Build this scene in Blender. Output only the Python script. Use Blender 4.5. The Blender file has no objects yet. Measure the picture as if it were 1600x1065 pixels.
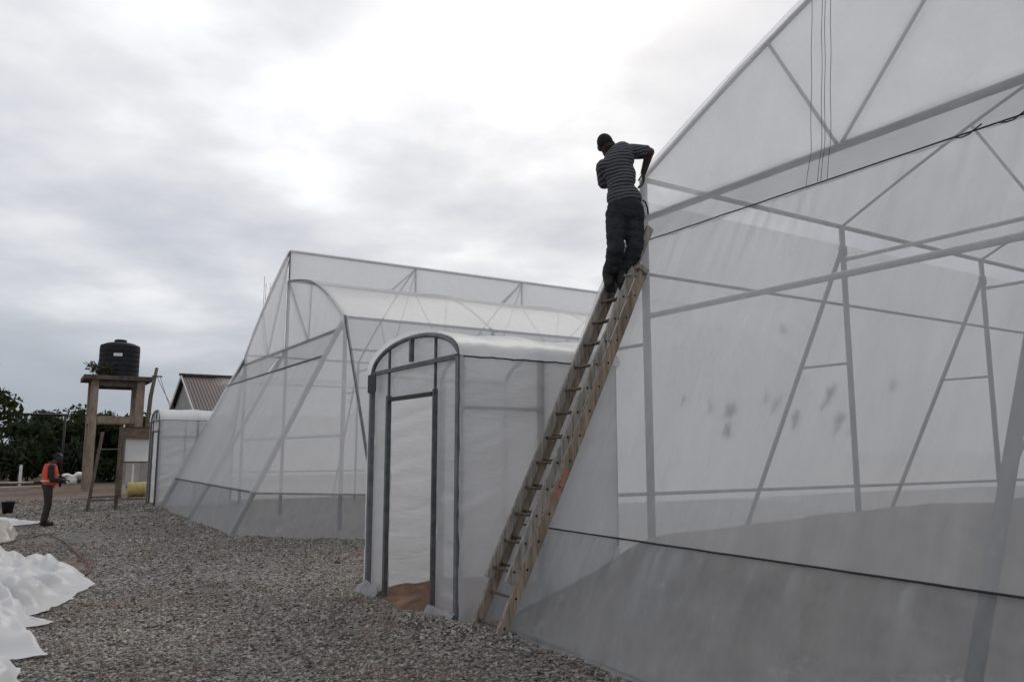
import bpy, bmesh, math, random
import numpy as np
from mathutils import Vector, Matrix, noise as mnoise
random.seed(7); rng = np.random.default_rng(7)
S = bpy.context.scene
COL = S.collection
R = math.radians

# ------------------------------------------------------------------ camera
cam = bpy.data.cameras.new('camera'); camo = bpy.data.objects.new('camera', cam); COL.objects.link(camo)
cam.sensor_width = 36.0; cam.lens = 36.0 * 1220.0 / 1600.0
cam.clip_start = 0.05; cam.clip_end = 3000
camo.location = (0, 0, 1.75)
camo.rotation_euler = (R(90 + 8.0), 0, R(-31.9))
S.camera = camo

# ------------------------------------------------------------------ world, sun, exposure
SUN_AZ, SUN_EL = R(43), R(42)             # azimuth clockwise from +Y
sun_dir = Vector((math.sin(SUN_AZ)*math.cos(SUN_EL), math.cos(SUN_AZ)*math.cos(SUN_EL), math.sin(SUN_EL)))
W = bpy.data.worlds.new('World'); S.world = W; W.use_nodes = True
nt = W.node_tree; nt.nodes.clear()
def N(t, typ, **kw):
    n = t.nodes.new(typ)
    for k, v in kw.items(): setattr(n, k, v)
    return n
def math_node(t, op, a, b=None, clamp=False):
    n = N(t, 'ShaderNodeMath', operation=op, use_clamp=clamp)
    for i, q in enumerate((a, b)):
        if q is None: continue
        if isinstance(q, (int, float)): n.inputs[i].default_value = q
        else: t.links.new(q, n.inputs[i])
    return n.outputs[0]
def ramp(t, fac, stops, interp='LINEAR'):
    n = N(t, 'ShaderNodeValToRGB'); cr = n.color_ramp; cr.interpolation = interp
    while len(cr.elements) < len(stops): cr.elements.new(0.5)
    for e, (p, c) in zip(cr.elements, stops):
        e.position = p; e.color = tuple(c) + (1,) if len(c) == 3 else c
    t.links.new(fac, n.inputs[0]); return n.outputs[0]
def mixc(t, fac, a, b, blend='MIX'):
    n = N(t, 'ShaderNodeMix', data_type='RGBA', blend_type=blend)
    for s, v in ((0, fac), (6, a), (7, b)):
        if isinstance(v, (int, float)): n.inputs[s].default_value = v
        elif isinstance(v, tuple): n.inputs[s].default_value = v + (1,)
        else: t.links.new(v, n.inputs[s])
    return n.outputs[2]
sky = N(nt, 'ShaderNodeTexSky', sky_type='NISHITA'); sky.sun_disc = False
sky.sun_elevation = SUN_EL; sky.sun_rotation = SUN_AZ; sky.air_density = 1.5; sky.dust_density = 3.0
bg1 = N(nt, 'ShaderNodeBackground'); bg1.inputs[1].default_value = 0.08
nt.links.new(sky.outputs[0], bg1.inputs[0])
tc = N(nt, 'ShaderNodeTexCoord'); nrm = N(nt, 'ShaderNodeVectorMath', operation='NORMALIZE')
nt.links.new(tc.outputs['Generated'], nrm.inputs[0])
sep = N(nt, 'ShaderNodeSeparateXYZ'); nt.links.new(nrm.outputs[0], sep.inputs[0])
den = math_node(nt, 'ADD', math_node(nt, 'MAXIMUM', sep.outputs[2], 0.0), 0.16)
comb = N(nt, 'ShaderNodeCombineXYZ')
nt.links.new(math_node(nt, 'DIVIDE', sep.outputs[0], den), comb.inputs[0])
nt.links.new(math_node(nt, 'DIVIDE', sep.outputs[1], den), comb.inputs[1])
mp = N(nt, 'ShaderNodeMapping'); mp.inputs['Location'].default_value = (3.1, 1.7, 0.4); mp.inputs['Rotation'].default_value = (0, 0, R(25))
nt.links.new(comb.outputs[0], mp.inputs[0])
n1 = N(nt, 'ShaderNodeTexNoise'); n1.inputs['Scale'].default_value = 1.05; n1.inputs['Detail'].default_value = 5; n1.inputs['Roughness'].default_value = 0.47; n1.inputs['Distortion'].default_value = 0.25
nt.links.new(mp.outputs[0], n1.inputs[0])
n2 = N(nt, 'ShaderNodeTexNoise'); n2.inputs['Scale'].default_value = 3.0; n2.inputs['Detail'].default_value = 6; n2.inputs['Roughness'].default_value = 0.5
nt.links.new(mp.outputs[0], n2.inputs[0])
dt = N(nt, 'ShaderNodeVectorMath', operation='DOT_PRODUCT'); nt.links.new(nrm.outputs[0], dt.inputs[0]); dt.inputs[1].default_value = sun_dir
glow = math_node(nt, 'POWER', math_node(nt, 'MAXIMUM', dt.outputs['Value'], 0.0), 7.0)   # thin cloud brightens towards the sun
thin = math_node(nt, 'ADD', math_node(nt, 'MULTIPLY', n1.outputs[0], 0.68), math_node(nt, 'MULTIPLY', n2.outputs[0], 0.34))
lum = math_node(nt, 'ADD', thin, math_node(nt, 'MULTIPLY', glow, 0.085))
cloud = ramp(nt, lum, [(0.33, (0.27, 0.285, 0.33)), (0.45, (0.355, 0.365, 0.395)), (0.55, (0.455, 0.46, 0.478)), (0.65, (0.62, 0.62, 0.63)), (0.85, (0.76, 0.76, 0.76))])
low = ramp(nt, sep.outputs[2], [(0.0, (1, 1, 1)), (0.10, (0.75, 0.75, 0.75)), (0.24, (0, 0, 0))])
cloud2 = mixc(nt, low, cloud, (0.205, 0.232, 0.275))
bg2 = N(nt, 'ShaderNodeBackground'); bg2.inputs[1].default_value = 0.97
nt.links.new(cloud2, bg2.inputs[0])
mixw = N(nt, 'ShaderNodeMixShader'); mixw.inputs[0].default_value = 0.95
nt.links.new(bg1.outputs[0], mixw.inputs[1]); nt.links.new(bg2.outputs[0], mixw.inputs[2])
wo = N(nt, 'ShaderNodeOutputWorld'); nt.links.new(mixw.outputs[0], wo.inputs[0])

sl = bpy.data.lights.new('sun', 'SUN'); sl.energy = 0.6; sl.angle = R(25); sl.color = (1, 0.96, 0.9)
so = bpy.data.objects.new('sun', sl); COL.objects.link(so)
so.rotation_euler = (-sun_dir).to_track_quat('-Z', 'Y').to_euler(); so.location = (0, 0, 30)
S.view_settings.view_transform = 'Standard'; S.view_settings.look = 'None'
S.view_settings.exposure = 0.85; S.view_settings.gamma = 1.0
S.cycles.transparent_max_bounces = 32; S.cycles.max_bounces = 8; S.cycles.transmission_bounces = 8; S.cycles.diffuse_bounces = 5
S.cycles.caustics_reflective = False; S.cycles.caustics_refractive = False

# ------------------------------------------------------------------ materials
MATS = {}
def newmat(name):
    m = bpy.data.materials.new(name); m.use_nodes = True; m.node_tree.nodes.clear(); MATS[name] = m
    t = m.node_tree; o = N(t, 'ShaderNodeOutputMaterial'); return m, t, o
def obj_coords(t, scale=(1, 1, 1), rot=(0, 0, 0)):
    tc = N(t, 'ShaderNodeTexCoord'); mp = N(t, 'ShaderNodeMapping'); mp.inputs['Scale'].default_value = scale; mp.inputs['Rotation'].default_value = rot
    t.links.new(tc.outputs['Object'], mp.inputs[0]); return mp.outputs[0]
def noise_tex(t, vec, scale, detail=4, rough=0.55):
    n = N(t, 'ShaderNodeTexNoise'); n.inputs['Scale'].default_value = scale; n.inputs['Detail'].default_value = detail; n.inputs['Roughness'].default_value = rough
    t.links.new(vec, n.inputs[0]); return n.outputs[0]
def simple(name, c1, c2, scale=8, rough=0.7, metal=0.0, bump=0.2, stretch=(1, 1, 1), spec=0.4, lo=0.35, hi=0.65, bd=0.01):
    m, t, o = newmat(name); v = obj_coords(t, stretch)
    f = noise_tex(t, v, scale, 6, 0.6)
    col = ramp(t, f, [(lo, c1), (hi, c2)])
    b = N(t, 'ShaderNodeBsdfPrincipled'); t.links.new(col, b.inputs['Base Color'])
    b.inputs['Roughness'].default_value = rough; b.inputs['Metallic'].default_value = metal; b.inputs['Specular IOR Level'].default_value = spec
    if bump:
        bn = N(t, 'ShaderNodeBump'); bn.inputs['Strength'].default_value = bump; bn.inputs['Distance'].default_value = bd
        t.links.new(noise_tex(t, v, scale*4, 4), bn.inputs['Height']); t.links.new(bn.outputs[0], b.inputs['Normal'])
    t.links.new(b.outputs[0], o.inputs[0]); return m
def film_mat(name, clear, trans, tint=(0.84, 0.85, 0.86), stretch=(1, 1, 1), nscale=3.0, bump=0.35, dirt=0.35, gloss=0.05, scuff_glint=0.0):
    # thin milky polythene: part of the light passes straight, the rest is scattered forwards (translucent) or back (diffuse)
    m, t, o = newmat(name); v = obj_coords(t, stretch)
    big = noise_tex(t, v, nscale*0.35, 5, 0.55); small = noise_tex(t, v, nscale*2.2, 4, 0.6)
    col = mixc(t, math_node(t, 'MULTIPLY', ramp(t, big, [(0.4, (0, 0, 0)), (0.75, (1, 1, 1))]), dirt), tint, (0.60, 0.585, 0.55))
    bn = N(t, 'ShaderNodeBump'); bn.inputs['Strength'].default_value = bump; bn.inputs['Distance'].default_value = 0.03
    h = math_node(t, 'ADD', math_node(t, 'MULTIPLY', big, 1.6), math_node(t, 'MULTIPLY', small, 0.5)); t.links.new(h, bn.inputs['Height'])
    tr = N(t, 'ShaderNodeBsdfTransparent'); tr.inputs[0].default_value = (0.97, 0.975, 0.985, 1)
    tl = N(t, 'ShaderNodeBsdfTranslucent'); df = N(t, 'ShaderNodeBsdfDiffuse'); gl = N(t, 'ShaderNodeBsdfGlossy'); gl.inputs['Roughness'].default_value = 0.28
    for b in (tl, df): t.links.new(col, b.inputs[0]); t.links.new(bn.outputs[0], b.inputs['Normal'])
    t.links.new(bn.outputs[0], gl.inputs['Normal'])
    m1 = N(t, 'ShaderNodeMixShader'); m1.inputs[0].default_value = trans
    t.links.new(df.outputs[0], m1.inputs[1]); t.links.new(tl.outputs[0], m1.inputs[2])
    m2 = N(t, 'ShaderNodeMixShader'); m2.inputs[0].default_value = gloss
    t.links.new(m1.outputs[0], m2.inputs[1]); t.links.new(gl.outputs[0], m2.inputs[2])
    m3 = N(t, 'ShaderNodeMixShader')
    # less see-through where the sheet is creased or dusty and at grazing angles
    lw = N(t, 'ShaderNodeLayerWeight'); lw.inputs['Blend'].default_value = 0.25
    c0 = ramp(t, small, [(0.3, (clear*1.12,)*3), (0.7, (clear*0.86,)*3)])
    cl = math_node(t, 'MULTIPLY', c0, math_node(t, 'SUBTRACT', 1.0, math_node(t, 'MULTIPLY', lw.outputs['Facing'], 0.55)))
    fa = N(t, 'ShaderNodeAttribute'); fa.attribute_name = 'fold'
    cl = math_node(t, 'MULTIPLY', cl, math_node(t, 'SUBTRACT', 1.0, math_node(t, 'MULTIPLY', fa.outputs['Fac'], 0.6)))
    if scuff_glint:
        sc_ = ramp(t, noise_tex(t, obj_coords(t, (1, 1, 1.4)), 1.3, 9, 0.72), [(0.60, (0, 0, 0)), (0.72, (1, 1, 1))])
        cl = math_node(t, 'MULTIPLY', cl, math_node(t, 'SUBTRACT', 1.0, math_node(t, 'MULTIPLY', sc_, scuff_glint)))
    t.links.new(cl, m3.inputs[0]); t.links.new(m2.outputs[0], m3.inputs[1]); t.links.new(tr.outputs[0], m3.inputs[2])
    t.links.new(m3.outputs[0], o.inputs[0]); return m

FILM_A = film_mat('greenhouse_film', 0.40, 0.60, nscale=1.6, tint=(0.87, 0.875, 0.885))
FILM_B = film_mat('milky_film', 0.27, 0.62, nscale=1.6, tint=(0.90, 0.90, 0.905), dirt=0.2)
FILM_SIDE = film_mat('side_film', 0.20, 0.66, nscale=1.4, stretch=(2.0, 0.6, 0.6), tint=(0.87, 0.875, 0.885))
FILM_WALL = film_mat('wall_film', 0.44, 0.70, stretch=(0.4, 2.2, 0.4), nscale=1.4, bump=0.4, scuff_glint=0.35, tint=(0.87, 0.875, 0.885))
FILM_FAR = film_mat('far_wall_film', 0.23, 0.52, stretch=(0.5, 2.0, 0.5), nscale=1.3, tint=(0.78, 0.785, 0.80))
FILM_UP = film_mat('gable_film', 0.36, 0.90, nscale=1.2, dirt=0.15, tint=(0.93, 0.932, 0.936))
FILM_SKIRT = film_mat('skirt_film', 0.60, 0.60, tint=(0.64, 0.65, 0.67), stretch=(0.8, 1.5, 0.8), nscale=1.6, dirt=0.6, bump=0.45, scuff_glint=0.5)
FILM_PORCH = film_mat('porch_film', 0.20, 0.62, tint=(0.78, 0.785, 0.80), stretch=(0.8, 0.8, 3.2), nscale=1.8, bump=1.0, gloss=0.12, scuff_glint=0.5)  # its opaque pale patches paint in glints along the porch wrinkles
FILM_TUCK = film_mat('soiled_film', 0.25, 0.4, tint=(0.42, 0.43, 0.45), nscale=5, dirt=0.8, bump=0.6)
FILM_ROOF = film_mat('porch_roof_film', 0.05, 0.45, nscale=2.0, bump=0.3, tint=(0.88, 0.88, 0.88), dirt=0.15)
SHEET = film_mat('loose_sheet_film', 0.06, 0.40, nscale=3.0, bump=0.3, tint=(0.84, 0.84, 0.85), dirt=0.4, gloss=0.03)
GALV = simple('galvanised_steel', (0.12, 0.125, 0.135), (0.20, 0.205, 0.22), 6, 0.55, 0.3, 0.1)
GALVL = simple('pale_galvanised_steel', (0.26, 0.28, 0.31), (0.36, 0.38, 0.41), 6, 0.5, 0.3, 0.1)
DGALV = simple('dull_steel', (0.085, 0.09, 0.095), (0.15, 0.155, 0.16), 9, 0.55, 0.4, 0.1)
BLACK = simple('black_wire', (0.012, 0.012, 0.013), (0.03, 0.03, 0.032), 9, 0.6, 0, 0.0)
LWOOD = simple('ladder_wood', (0.17, 0.155, 0.135), (0.38, 0.35, 0.31), 5, 0.85, 0, 0.5, (6, 6, 0.6), 0.2, bd=0.004)
LWOOD2 = simple('ladder_wood_brown', (0.16, 0.125, 0.095), (0.36, 0.295, 0.235), 5, 0.85, 0, 0.5, (6, 6, 0.6), 0.2, bd=0.004)
WOOD = simple('weathered_timber', (0.07, 0.055, 0.045), (0.19, 0.15, 0.12), 5, 0.9, 0, 0.5, (4, 4, 0.5), 0.2)
BROWNW = simple('brown_board', (0.11, 0.078, 0.06), (0.22, 0.16, 0.125), 4, 0.85, 0, 0.3, (1, 1, 3), 0.2)
CONC = simple('concrete', (0.19, 0.145, 0.11), (0.35, 0.285, 0.23), 3, 0.9, 0, 0.5, (1, 1, 0.6), 0.2)
CONCD = simple('dark_concrete', (0.06, 0.05, 0.045), (0.14, 0.11, 0.095), 5, 0.9, 0, 0.4)
TANKM = simple('black_polythene_tank', (0.012, 0.013, 0.016), (0.022, 0.023, 0.027), 4, 0.7, 0, 0.05, spec=0.2)
WHITE = simple('white_paint', (0.62, 0.62, 0.60), (0.78, 0.78, 0.77), 5, 0.6)
YEL = simple('yellow_plastic', (0.36, 0.29, 0.09), (0.52, 0.44, 0.16), 4, 0.6)
WALLM = simple('grey_render', (0.28, 0.28, 0.265), (0.40, 0.40, 0.385), 2, 0.9, 0, 0.2)
HOSE = simple('brown_red_hose', (0.10, 0.042, 0.03), (0.16, 0.07, 0.05), 5, 0.7)
SOIL = simple('bare_soil', (0.085, 0.075, 0.066), (0.15, 0.135, 0.12), 2.2, 0.95, 0, 0.8, bd=0.04)
LATER = simple('laterite_soil', (0.085, 0.045, 0.028), (0.24, 0.13, 0.08), 3.5, 0.85, 0, 0.8, bd=0.03)
SKIN = simple('dark_skin', (0.035, 0.022, 0.017), (0.055, 0.035, 0.026), 12, 0.55, 0, 0.05)
HAIR = simple('black_hair', (0.008, 0.007, 0.007), (0.016, 0.014, 0.014), 60, 0.9, 0, 0.6)
TROU = simple('black_trousers', (0.011, 0.012, 0.015), (0.024, 0.025, 0.03), 9, 0.9, 0, 0.5, bd=0.02)
BOOT = simple('dark_boots', (0.010, 0.009, 0.008), (0.022, 0.02, 0.018), 12, 0.7, 0, 0.2)
DKCLOTH = simple('dark_cloth', (0.016, 0.016, 0.017), (0.03, 0.029, 0.028), 9, 0.9, 0, 0.4)
BRTROU = simple('brown_black_trousers', (0.022, 0.018, 0.015), (0.045, 0.036, 0.03), 9, 0.9, 0, 0.4)
VEST = simple('orange_red_vest', (0.52, 0.055, 0.025), (0.70, 0.10, 0.045), 9, 0.8, 0, 0.3)
VSTR = simple('vest_reflective_strip', (0.45, 0.42, 0.36), (0.6, 0.58, 0.5), 9, 0.5)
REDL = simple('red_paper_label', (0.34, 0.08, 0.055), (0.38, 0.22, 0.18), 30, 0.7, 0, 0.0)
BUCK = simple('black_bucket', (0.012, 0.012, 0.013), (0.03, 0.03, 0.03), 9, 0.6)
MUD = simple('grey_mud', (0.06, 0.055, 0.05), (0.12, 0.11, 0.10), 9, 0.9)
BARK = simple('tree_bark', (0.05, 0.042, 0.035), (0.12, 0.10, 0.085), 6, 0.95, 0, 0.6)

def leaf_mat(name, a, b):
    m, t, o = newmat(name); g = N(t, 'ShaderNodeNewGeometry')
    col = ramp(t, g.outputs['Random Per Island'], [(0.0, a), (1.0, b)])
    d = N(t, 'ShaderNodeBsdfDiffuse'); l = N(t, 'ShaderNodeBsdfTranslucent'); x = N(t, 'ShaderNodeMixShader'); x.inputs[0].default_value = 0.3
    t.links.new(col, d.inputs[0]); t.links.new(col, l.inputs[0]); t.links.new(d.outputs[0], x.inputs[1]); t.links.new(l.outputs[0], x.inputs[2]); t.links.new(x.outputs[0], o.inputs[0]); return m
LEAF = [leaf_mat('leaves_dark', (0.022, 0.032, 0.016), (0.055, 0.072, 0.034)),
        leaf_mat('leaves_mid', (0.025, 0.036, 0.014), (0.06, 0.078, 0.03)),
        leaf_mat('leaves_blue_green', (0.028, 0.038, 0.026), (0.065, 0.08, 0.054))]
DRYL = leaf_mat('leaves_dry', (0.05, 0.045, 0.025), (0.11, 0.10, 0.06))

def stripe_mat():
    m, t, o = newmat('striped_jersey'); v = obj_coords(t)
    # stripes run round the wearer, square to the leaning spine
    ax = N(t, 'ShaderNodeVectorMath', operation='DOT_PRODUCT'); t.links.new(v, ax.inputs[0]); ax.inputs[1].default_value = Vector((-0.07, 0.16, 0.98)).normalized()
    wob = math_node(t, 'MULTIPLY', noise_tex(t, v, 6.0, 2), 0.03)
    s = math_node(t, 'FRACT', math_node(t, 'MULTIPLY', math_node(t, 'ADD', ax.outputs['Value'], wob), 25.0))
    f = ramp(t, s, [(0.0, (0.10, 0.10, 0.112)), (0.46, (0.10, 0.10, 0.112)), (0.54, (0.018, 0.018, 0.023)), (0.92, (0.018, 0.018, 0.023)), (1.0, (0.10, 0.10, 0.112))])
    b = N(t, 'ShaderNodeBsdfPrincipled'); t.links.new(f, b.inputs['Base Color']); b.inputs['Roughness'].default_value = 0.9
    bn = N(t, 'ShaderNodeBump'); bn.inputs['Strength'].default_value = 0.5; bn.inputs['Distance'].default_value = 0.02
    t.links.new(noise_tex(t, v, 14, 3), bn.inputs['Height']); t.links.new(bn.outputs[0], b.inputs['Normal'])
    t.links.new(b.outputs[0], o.inputs[0]); return m
STRIPE = stripe_mat()

def ground_mat():
    m, t, o = newmat('gravel_ground'); g = N(t, 'ShaderNodeNewGeometry'); P = g.outputs['Position']
    vo = N(t, 'ShaderNodeTexVoronoi'); vo.inputs['Scale'].default_value = 26; t.links.new(P, vo.inputs[0])
    sp = N(t, 'ShaderNodeSeparateColor'); t.links.new(vo.outputs['Color'], sp.inputs[0])
    stone = ramp(t, sp.outputs[0], [(0.0, (0.05, 0.048, 0.045)), (0.35, (0.18, 0.172, 0.16)), (0.7, (0.28, 0.265, 0.245)), (1.0, (0.42, 0.40, 0.37))])
    crack = ramp(t, vo.outputs['Distance'], [(0.25, (1, 1, 1)), (0.75, (0.35, 0.33, 0.31))])
    grav = mixc(t, 1.0, stone, crack, 'MULTIPLY')
    lat = ramp(t, noise_tex(t, P, 5, 6, 0.65), [(0.3, (0.11, 0.07, 0.05)), (0.7, (0.22, 0.145, 0.105))])
    sxyz = N(t, 'ShaderNodeSeparateXYZ'); t.links.new(P, sxyz.inputs[0])
    patch = noise_tex(t, P, 0.55, 5, 0.6)
    farf = N(t, 'ShaderNodeMapRange'); farf.inputs[1].default_value = 26; farf.inputs[2].default_value = 44; t.links.new(sxyz.outputs[1], farf.inputs[0])
    fac = ramp(t, math_node(t, 'ADD', patch, math_node(t, 'MULTIPLY', farf.outputs[0], 0.22)), [(0.54, (0, 0, 0)), (0.64, (1, 1, 1))])
    col = mixc(t, math_node(t, 'MULTIPLY', fac, 0.9), grav, lat)
    grass = ramp(t, noise_tex(t, P, 1.7, 6, 0.65), [(0.35, (0.055, 0.05, 0.03)), (0.65, (0.15, 0.125, 0.075))])
    gf = N(t, 'ShaderNodeMapRange'); gf.inputs[1].default_value = 42; gf.inputs[2].default_value = 48; t.links.new(sxyz.outputs[1], gf.inputs[0])
    col = mixc(t, gf.outputs[0], col, grass)
    b = N(t, 'ShaderNodeBsdfPrincipled'); t.links.new(col, b.inputs['Base Color']); b.inputs['Roughness'].default_value = 0.9; b.inputs['Specular IOR Level'].default_value = 0.25
    bn = N(t, 'ShaderNodeBump'); bn.inputs['Strength'].default_value = 0.9; bn.inputs['Distance'].default_value = 0.02; bn.invert = True
    t.links.new(vo.outputs['Distance'], bn.inputs['Height']); t.links.new(bn.outputs[0], b.inputs['Normal'])
    t.links.new(b.outputs[0], o.inputs[0]); return m
GROUND = ground_mat()
def stone_mat():
    m, t, o = newmat('crushed_stone'); oi = N(t, 'ShaderNodeObjectInfo')
    col = ramp(t, oi.outputs['Random'], [(0.0, (0.07, 0.066, 0.062)), (0.2, (0.22, 0.208, 0.19)), (0.45, (0.34, 0.32, 0.292)), (0.62, (0.44, 0.41, 0.372)), (0.8, (0.35, 0.285, 0.235)), (0.88, (0.17, 0.11, 0.08)), (0.95, (0.50, 0.475, 0.45)), (1.0, (0.36, 0.335, 0.31))])
    v = obj_coords(t); f = noise_tex(t, v, 1.5, 3)
    col = mixc(t, 0.5, col, mixc(t, f, (0.7, 0.7, 0.7), (1.3, 1.3, 1.3)), 'MULTIPLY')
    gp_ = N(t, 'ShaderNodeNewGeometry'); pb = noise_tex(t, gp_.outputs['Position'], 0.8, 4, 0.6); pd = noise_tex(t, gp_.outputs['Position'], 0.33, 3, 0.5)
    col = mixc(t, ramp(t, pb, [(0.52, (0, 0, 0)), (0.68, (0.6, 0.6, 0.6))]), col, (0.19, 0.12, 0.085))      # red dust
    col = mixc(t, 1.0, col, ramp(t, pd, [(0.35, (0.68, 0.68, 0.69)), (0.65, (1.0, 0.99, 0.96))]), 'MULTIPLY')   # batches of darker and paler stone
    b = N(t, 'ShaderNodeBsdfPrincipled'); t.links.new(col, b.inputs['Base Color']); b.inputs['Roughness'].default_value = 0.85; b.inputs['Specular IOR Level'].default_value = 0.3
    t.links.new(b.outputs[0], o.inputs[0]); return m
STONE = stone_mat()
def rust_roof():
    m, t, o = newmat('rusty_sheet_roof'); v = obj_coords(t)
    f = noise_tex(t, v, 0.28, 6, 0.6); sx = N(t, 'ShaderNodeSeparateXYZ'); t.links.new(v, sx.inputs[0])
    k = math_node(t, 'ADD', f, math_node(t, 'MULTIPLY', math_node(t, 'ADD', sx.outputs[0], math_node(t, 'MULTIPLY', sx.outputs[1], 0.35)), 0.085))
    col = ramp(t, k, [(0.42, (0.05, 0.03, 0.028)), (0.62, (0.085, 0.05, 0.046)), (0.74, (0.30, 0.28, 0.27)), (0.85, (0.46, 0.45, 0.44))])
    b = N(t, 'ShaderNodeBsdfPrincipled'); t.links.new(col, b.inputs['Base Color']); b.inputs['Roughness'].default_value = 0.6
    t.links.new(b.outputs[0], o.inputs[0]); return m
RUST = rust_roof()

# ------------------------------------------------------------------ mesh helpers
def tag(o, label, cat, group=None):
    o['label'] = label; o['category'] = cat
    if group: o['group'] = group
    return o
def empty(name, loc, label, cat, group=None):
    o = bpy.data.objects.new(name, None); COL.objects.link(o); o.location = loc; o.empty_display_size = 0.2
    return tag(o, label, cat, group)
def origin_of(p):
    v = Vector((0, 0, 0))
    while p is not None: v = v + p.location; p = p.parent
    return v
def obj(name, V, F, mat, parent=None, loc=None, smooth=False):
    """world-space verts -> one mesh object; children keep coordinates local to their parent"""
    o0 = origin_of(parent)
    l = Vector(loc) - o0 if loc is not None else Vector((0, 0, 0))
    off = o0 + l
    me = bpy.data.meshes.new(name)
    me.from_pydata([(v[0]-off[0], v[1]-off[1], v[2]-off[2]) for v in V], [], F)
    me.materials.append(mat)
    if smooth: me.polygons.foreach_set('use_smooth', [True]*len(me.polygons))
    me.update()
    o = bpy.data.objects.new(name, me); COL.objects.link(o); o.location = l
    if parent is not None: o.parent = parent
    return o
class MB:
    def __init__(s): s.V = []; s.F = []
    def ring_tube(s, pts, r, n=8, cap=True):
        pts = [Vector(p) for p in pts]; rr = r if isinstance(r, (list, tuple)) else [r]*len(pts); b = len(s.V)
        for i, p in enumerate(pts):
            d = (pts[min(i+1, len(pts)-1)] - pts[max(i-1, 0)]).normalized()
            a = Vector((0, 0, 1)) if abs(d.z) < 0.9 else Vector((1, 0, 0))
            x = d.cross(a).normalized(); y = d.cross(x)
            for k in range(n):
                t = 2*math.pi*k/n; q = p + (x*math.cos(t) + y*math.sin(t))*rr[i]; s.V.append(tuple(q))
        for i in range(len(pts)-1):
            for k in range(n):
                a = b+i*n+k; c = b+i*n+(k+1) % n; s.F.append((a, c, c+n, a+n))
        if cap: s.F.append(tuple(b+k for k in reversed(range(n)))); s.F.append(tuple(b+(len(pts)-1)*n+k for k in range(n)))
        return s
    def box(s, c, h, M=None):
        b = len(s.V); M = M or Matrix.Identity(3)
        for dz in (-1, 1):
            for dx, dy in ((-1, -1), (1, -1), (1, 1), (-1, 1)):
                s.V.append(tuple(Vector(c) + M @ Vector((dx*h[0], dy*h[1], dz*h[2]))))
        s.F += [(b+3, b+2, b+1, b), (b+4, b+5, b+6, b+7)] + [(b+i, b+(i+1) % 4, b+4+(i+1) % 4, b+4+i) for i in range(4)]
        return s
    def bar(s, p0, p1, w, d, side=(0, 1, 0)):      # rectangular bar, w across 'side', d across the third axis
        p0 = Vector(p0); p1 = Vector(p1); z = (p1-p0).normalized(); x = Vector(side); x = (x - z*x.dot(z)).normalized(); y = z.cross(x)
        M = Matrix((x, y, z)).transposed()
        return s.box((p0+p1)/2, (w/2, d/2, (p1-p0).length/2), M)
    def lathe(s, c, prof, n=32):
        b = len(s.V)
        for r, z in prof:
            for k in range(n):
                t = 2*math.pi*k/n; s.V.append((c[0]+r*math.cos(t), c[1]+r*math.sin(t), c[2]+z))
        for i in range(len(prof)-1):
            for k in range(n): a = b+i*n+k; d = b+i*n+(k+1) % n; s.F.append((a, d, d+n, a+n))
        s.F.append(tuple(b+k for k in reversed(range(n)))); s.F.append(tuple(b+(len(prof)-1)*n+k for k in range(n)))
        return s
    def build(s, name, mat, parent=None, loc=None, smooth=False): return obj(name, s.V, s.F, mat, parent, loc, smooth)
def pole(name, p0, p1, r, mat, parent): return MB().ring_tube([p0, p1], r, 10).build(name, mat, parent, smooth=True)
def curve_pole(name, pts, r, mat, parent, n=8): return MB().ring_tube(pts, r, n).build(name, mat, parent, smooth=True)
def nz(x, y, z=0.0): return mnoise.noise(Vector((x, y, z)))
def sheet(name, f, nu, nv, mat, parent, disp=None):
    """a film: grid over f(u,v), pushed along its own normal by disp(u,v,p)"""
    V = []; e = 1e-3; fold = []
    for j in range(nv+1):
        for i in range(nu+1):
            u, v = i/nu, j/nv; p = Vector(f(u, v))
            if disp:
                a = Vector(f(min(u+e, 1), v)) - Vector(f(max(u-e, 0), v)); b = Vector(f(u, min(v+e, 1))) - Vector(f(u, max(v-e, 0)))
                n = a.cross(b); n = n.normalized() if n.length > 1e-12 else Vector((0, 0, 1))
                dd = disp(u, v, p); p = p + n*dd; fold.append(max(0.0, min(1.0, (dd-0.018)/0.03)))
            V.append(tuple(p))
    F = [(j*(nu+1)+i, j*(nu+1)+i+1, (j+1)*(nu+1)+i+1, (j+1)*(nu+1)+i) for j in range(nv) for i in range(nu)]
    o = obj(name, V, F, mat, parent, smooth=True)
    if fold: o.data.attributes.new('fold', 'FLOAT', 'POINT').data.foreach_set('value', fold)
    return o
def lerp(a, b, t): return Vector(a)*(1-t) + Vector(b)*t

# ------------------------------------------------------------------ ground
def gz(x, y):
    z = 0.035*nz(x*0.5, y*0.5, 1.3) + 0.02*nz(x*1.7, y*1.7, 4.1)
    # raked-up gravel along the foot of the near film wall
    if 2.5 < x < 5.2 and y < 7.4:
        z += 0.12*math.exp(-((x-3.75)/0.45)**2) * (0.6+0.5*nz(x*1.1, y*1.1, 9)) * min(1, max(0, (7.4-y)/1.0))
    z += 0.10*math.exp(-((x-3.45)/0.35)**2-((y-7.35)/0.55)**2)
    return z
def axis(lo, hi, near_lo, near_hi, step):
    a = list(np.arange(near_lo, near_hi+1e-6, step)); s = step; x = near_hi
    while x < hi: s *= 1.35; x += s; a.append(x)
    s = step; x = near_lo; pre = []
    while x > lo: s *= 1.35; x -= s; pre.append(x)
    return pre[::-1] + a
xs = axis(-900, 900, -6, 12, 0.25); ys = axis(-300, 1500, -1, 34, 0.25)
V = [(x, y, gz(x, y)) for y in ys for x in xs]; nx = len(xs)
F = [(j*nx+i, j*nx+i+1, (j+1)*nx+i+1, (j+1)*nx+i) for j in range(len(ys)-1) for i in range(nx-1)]
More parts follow.
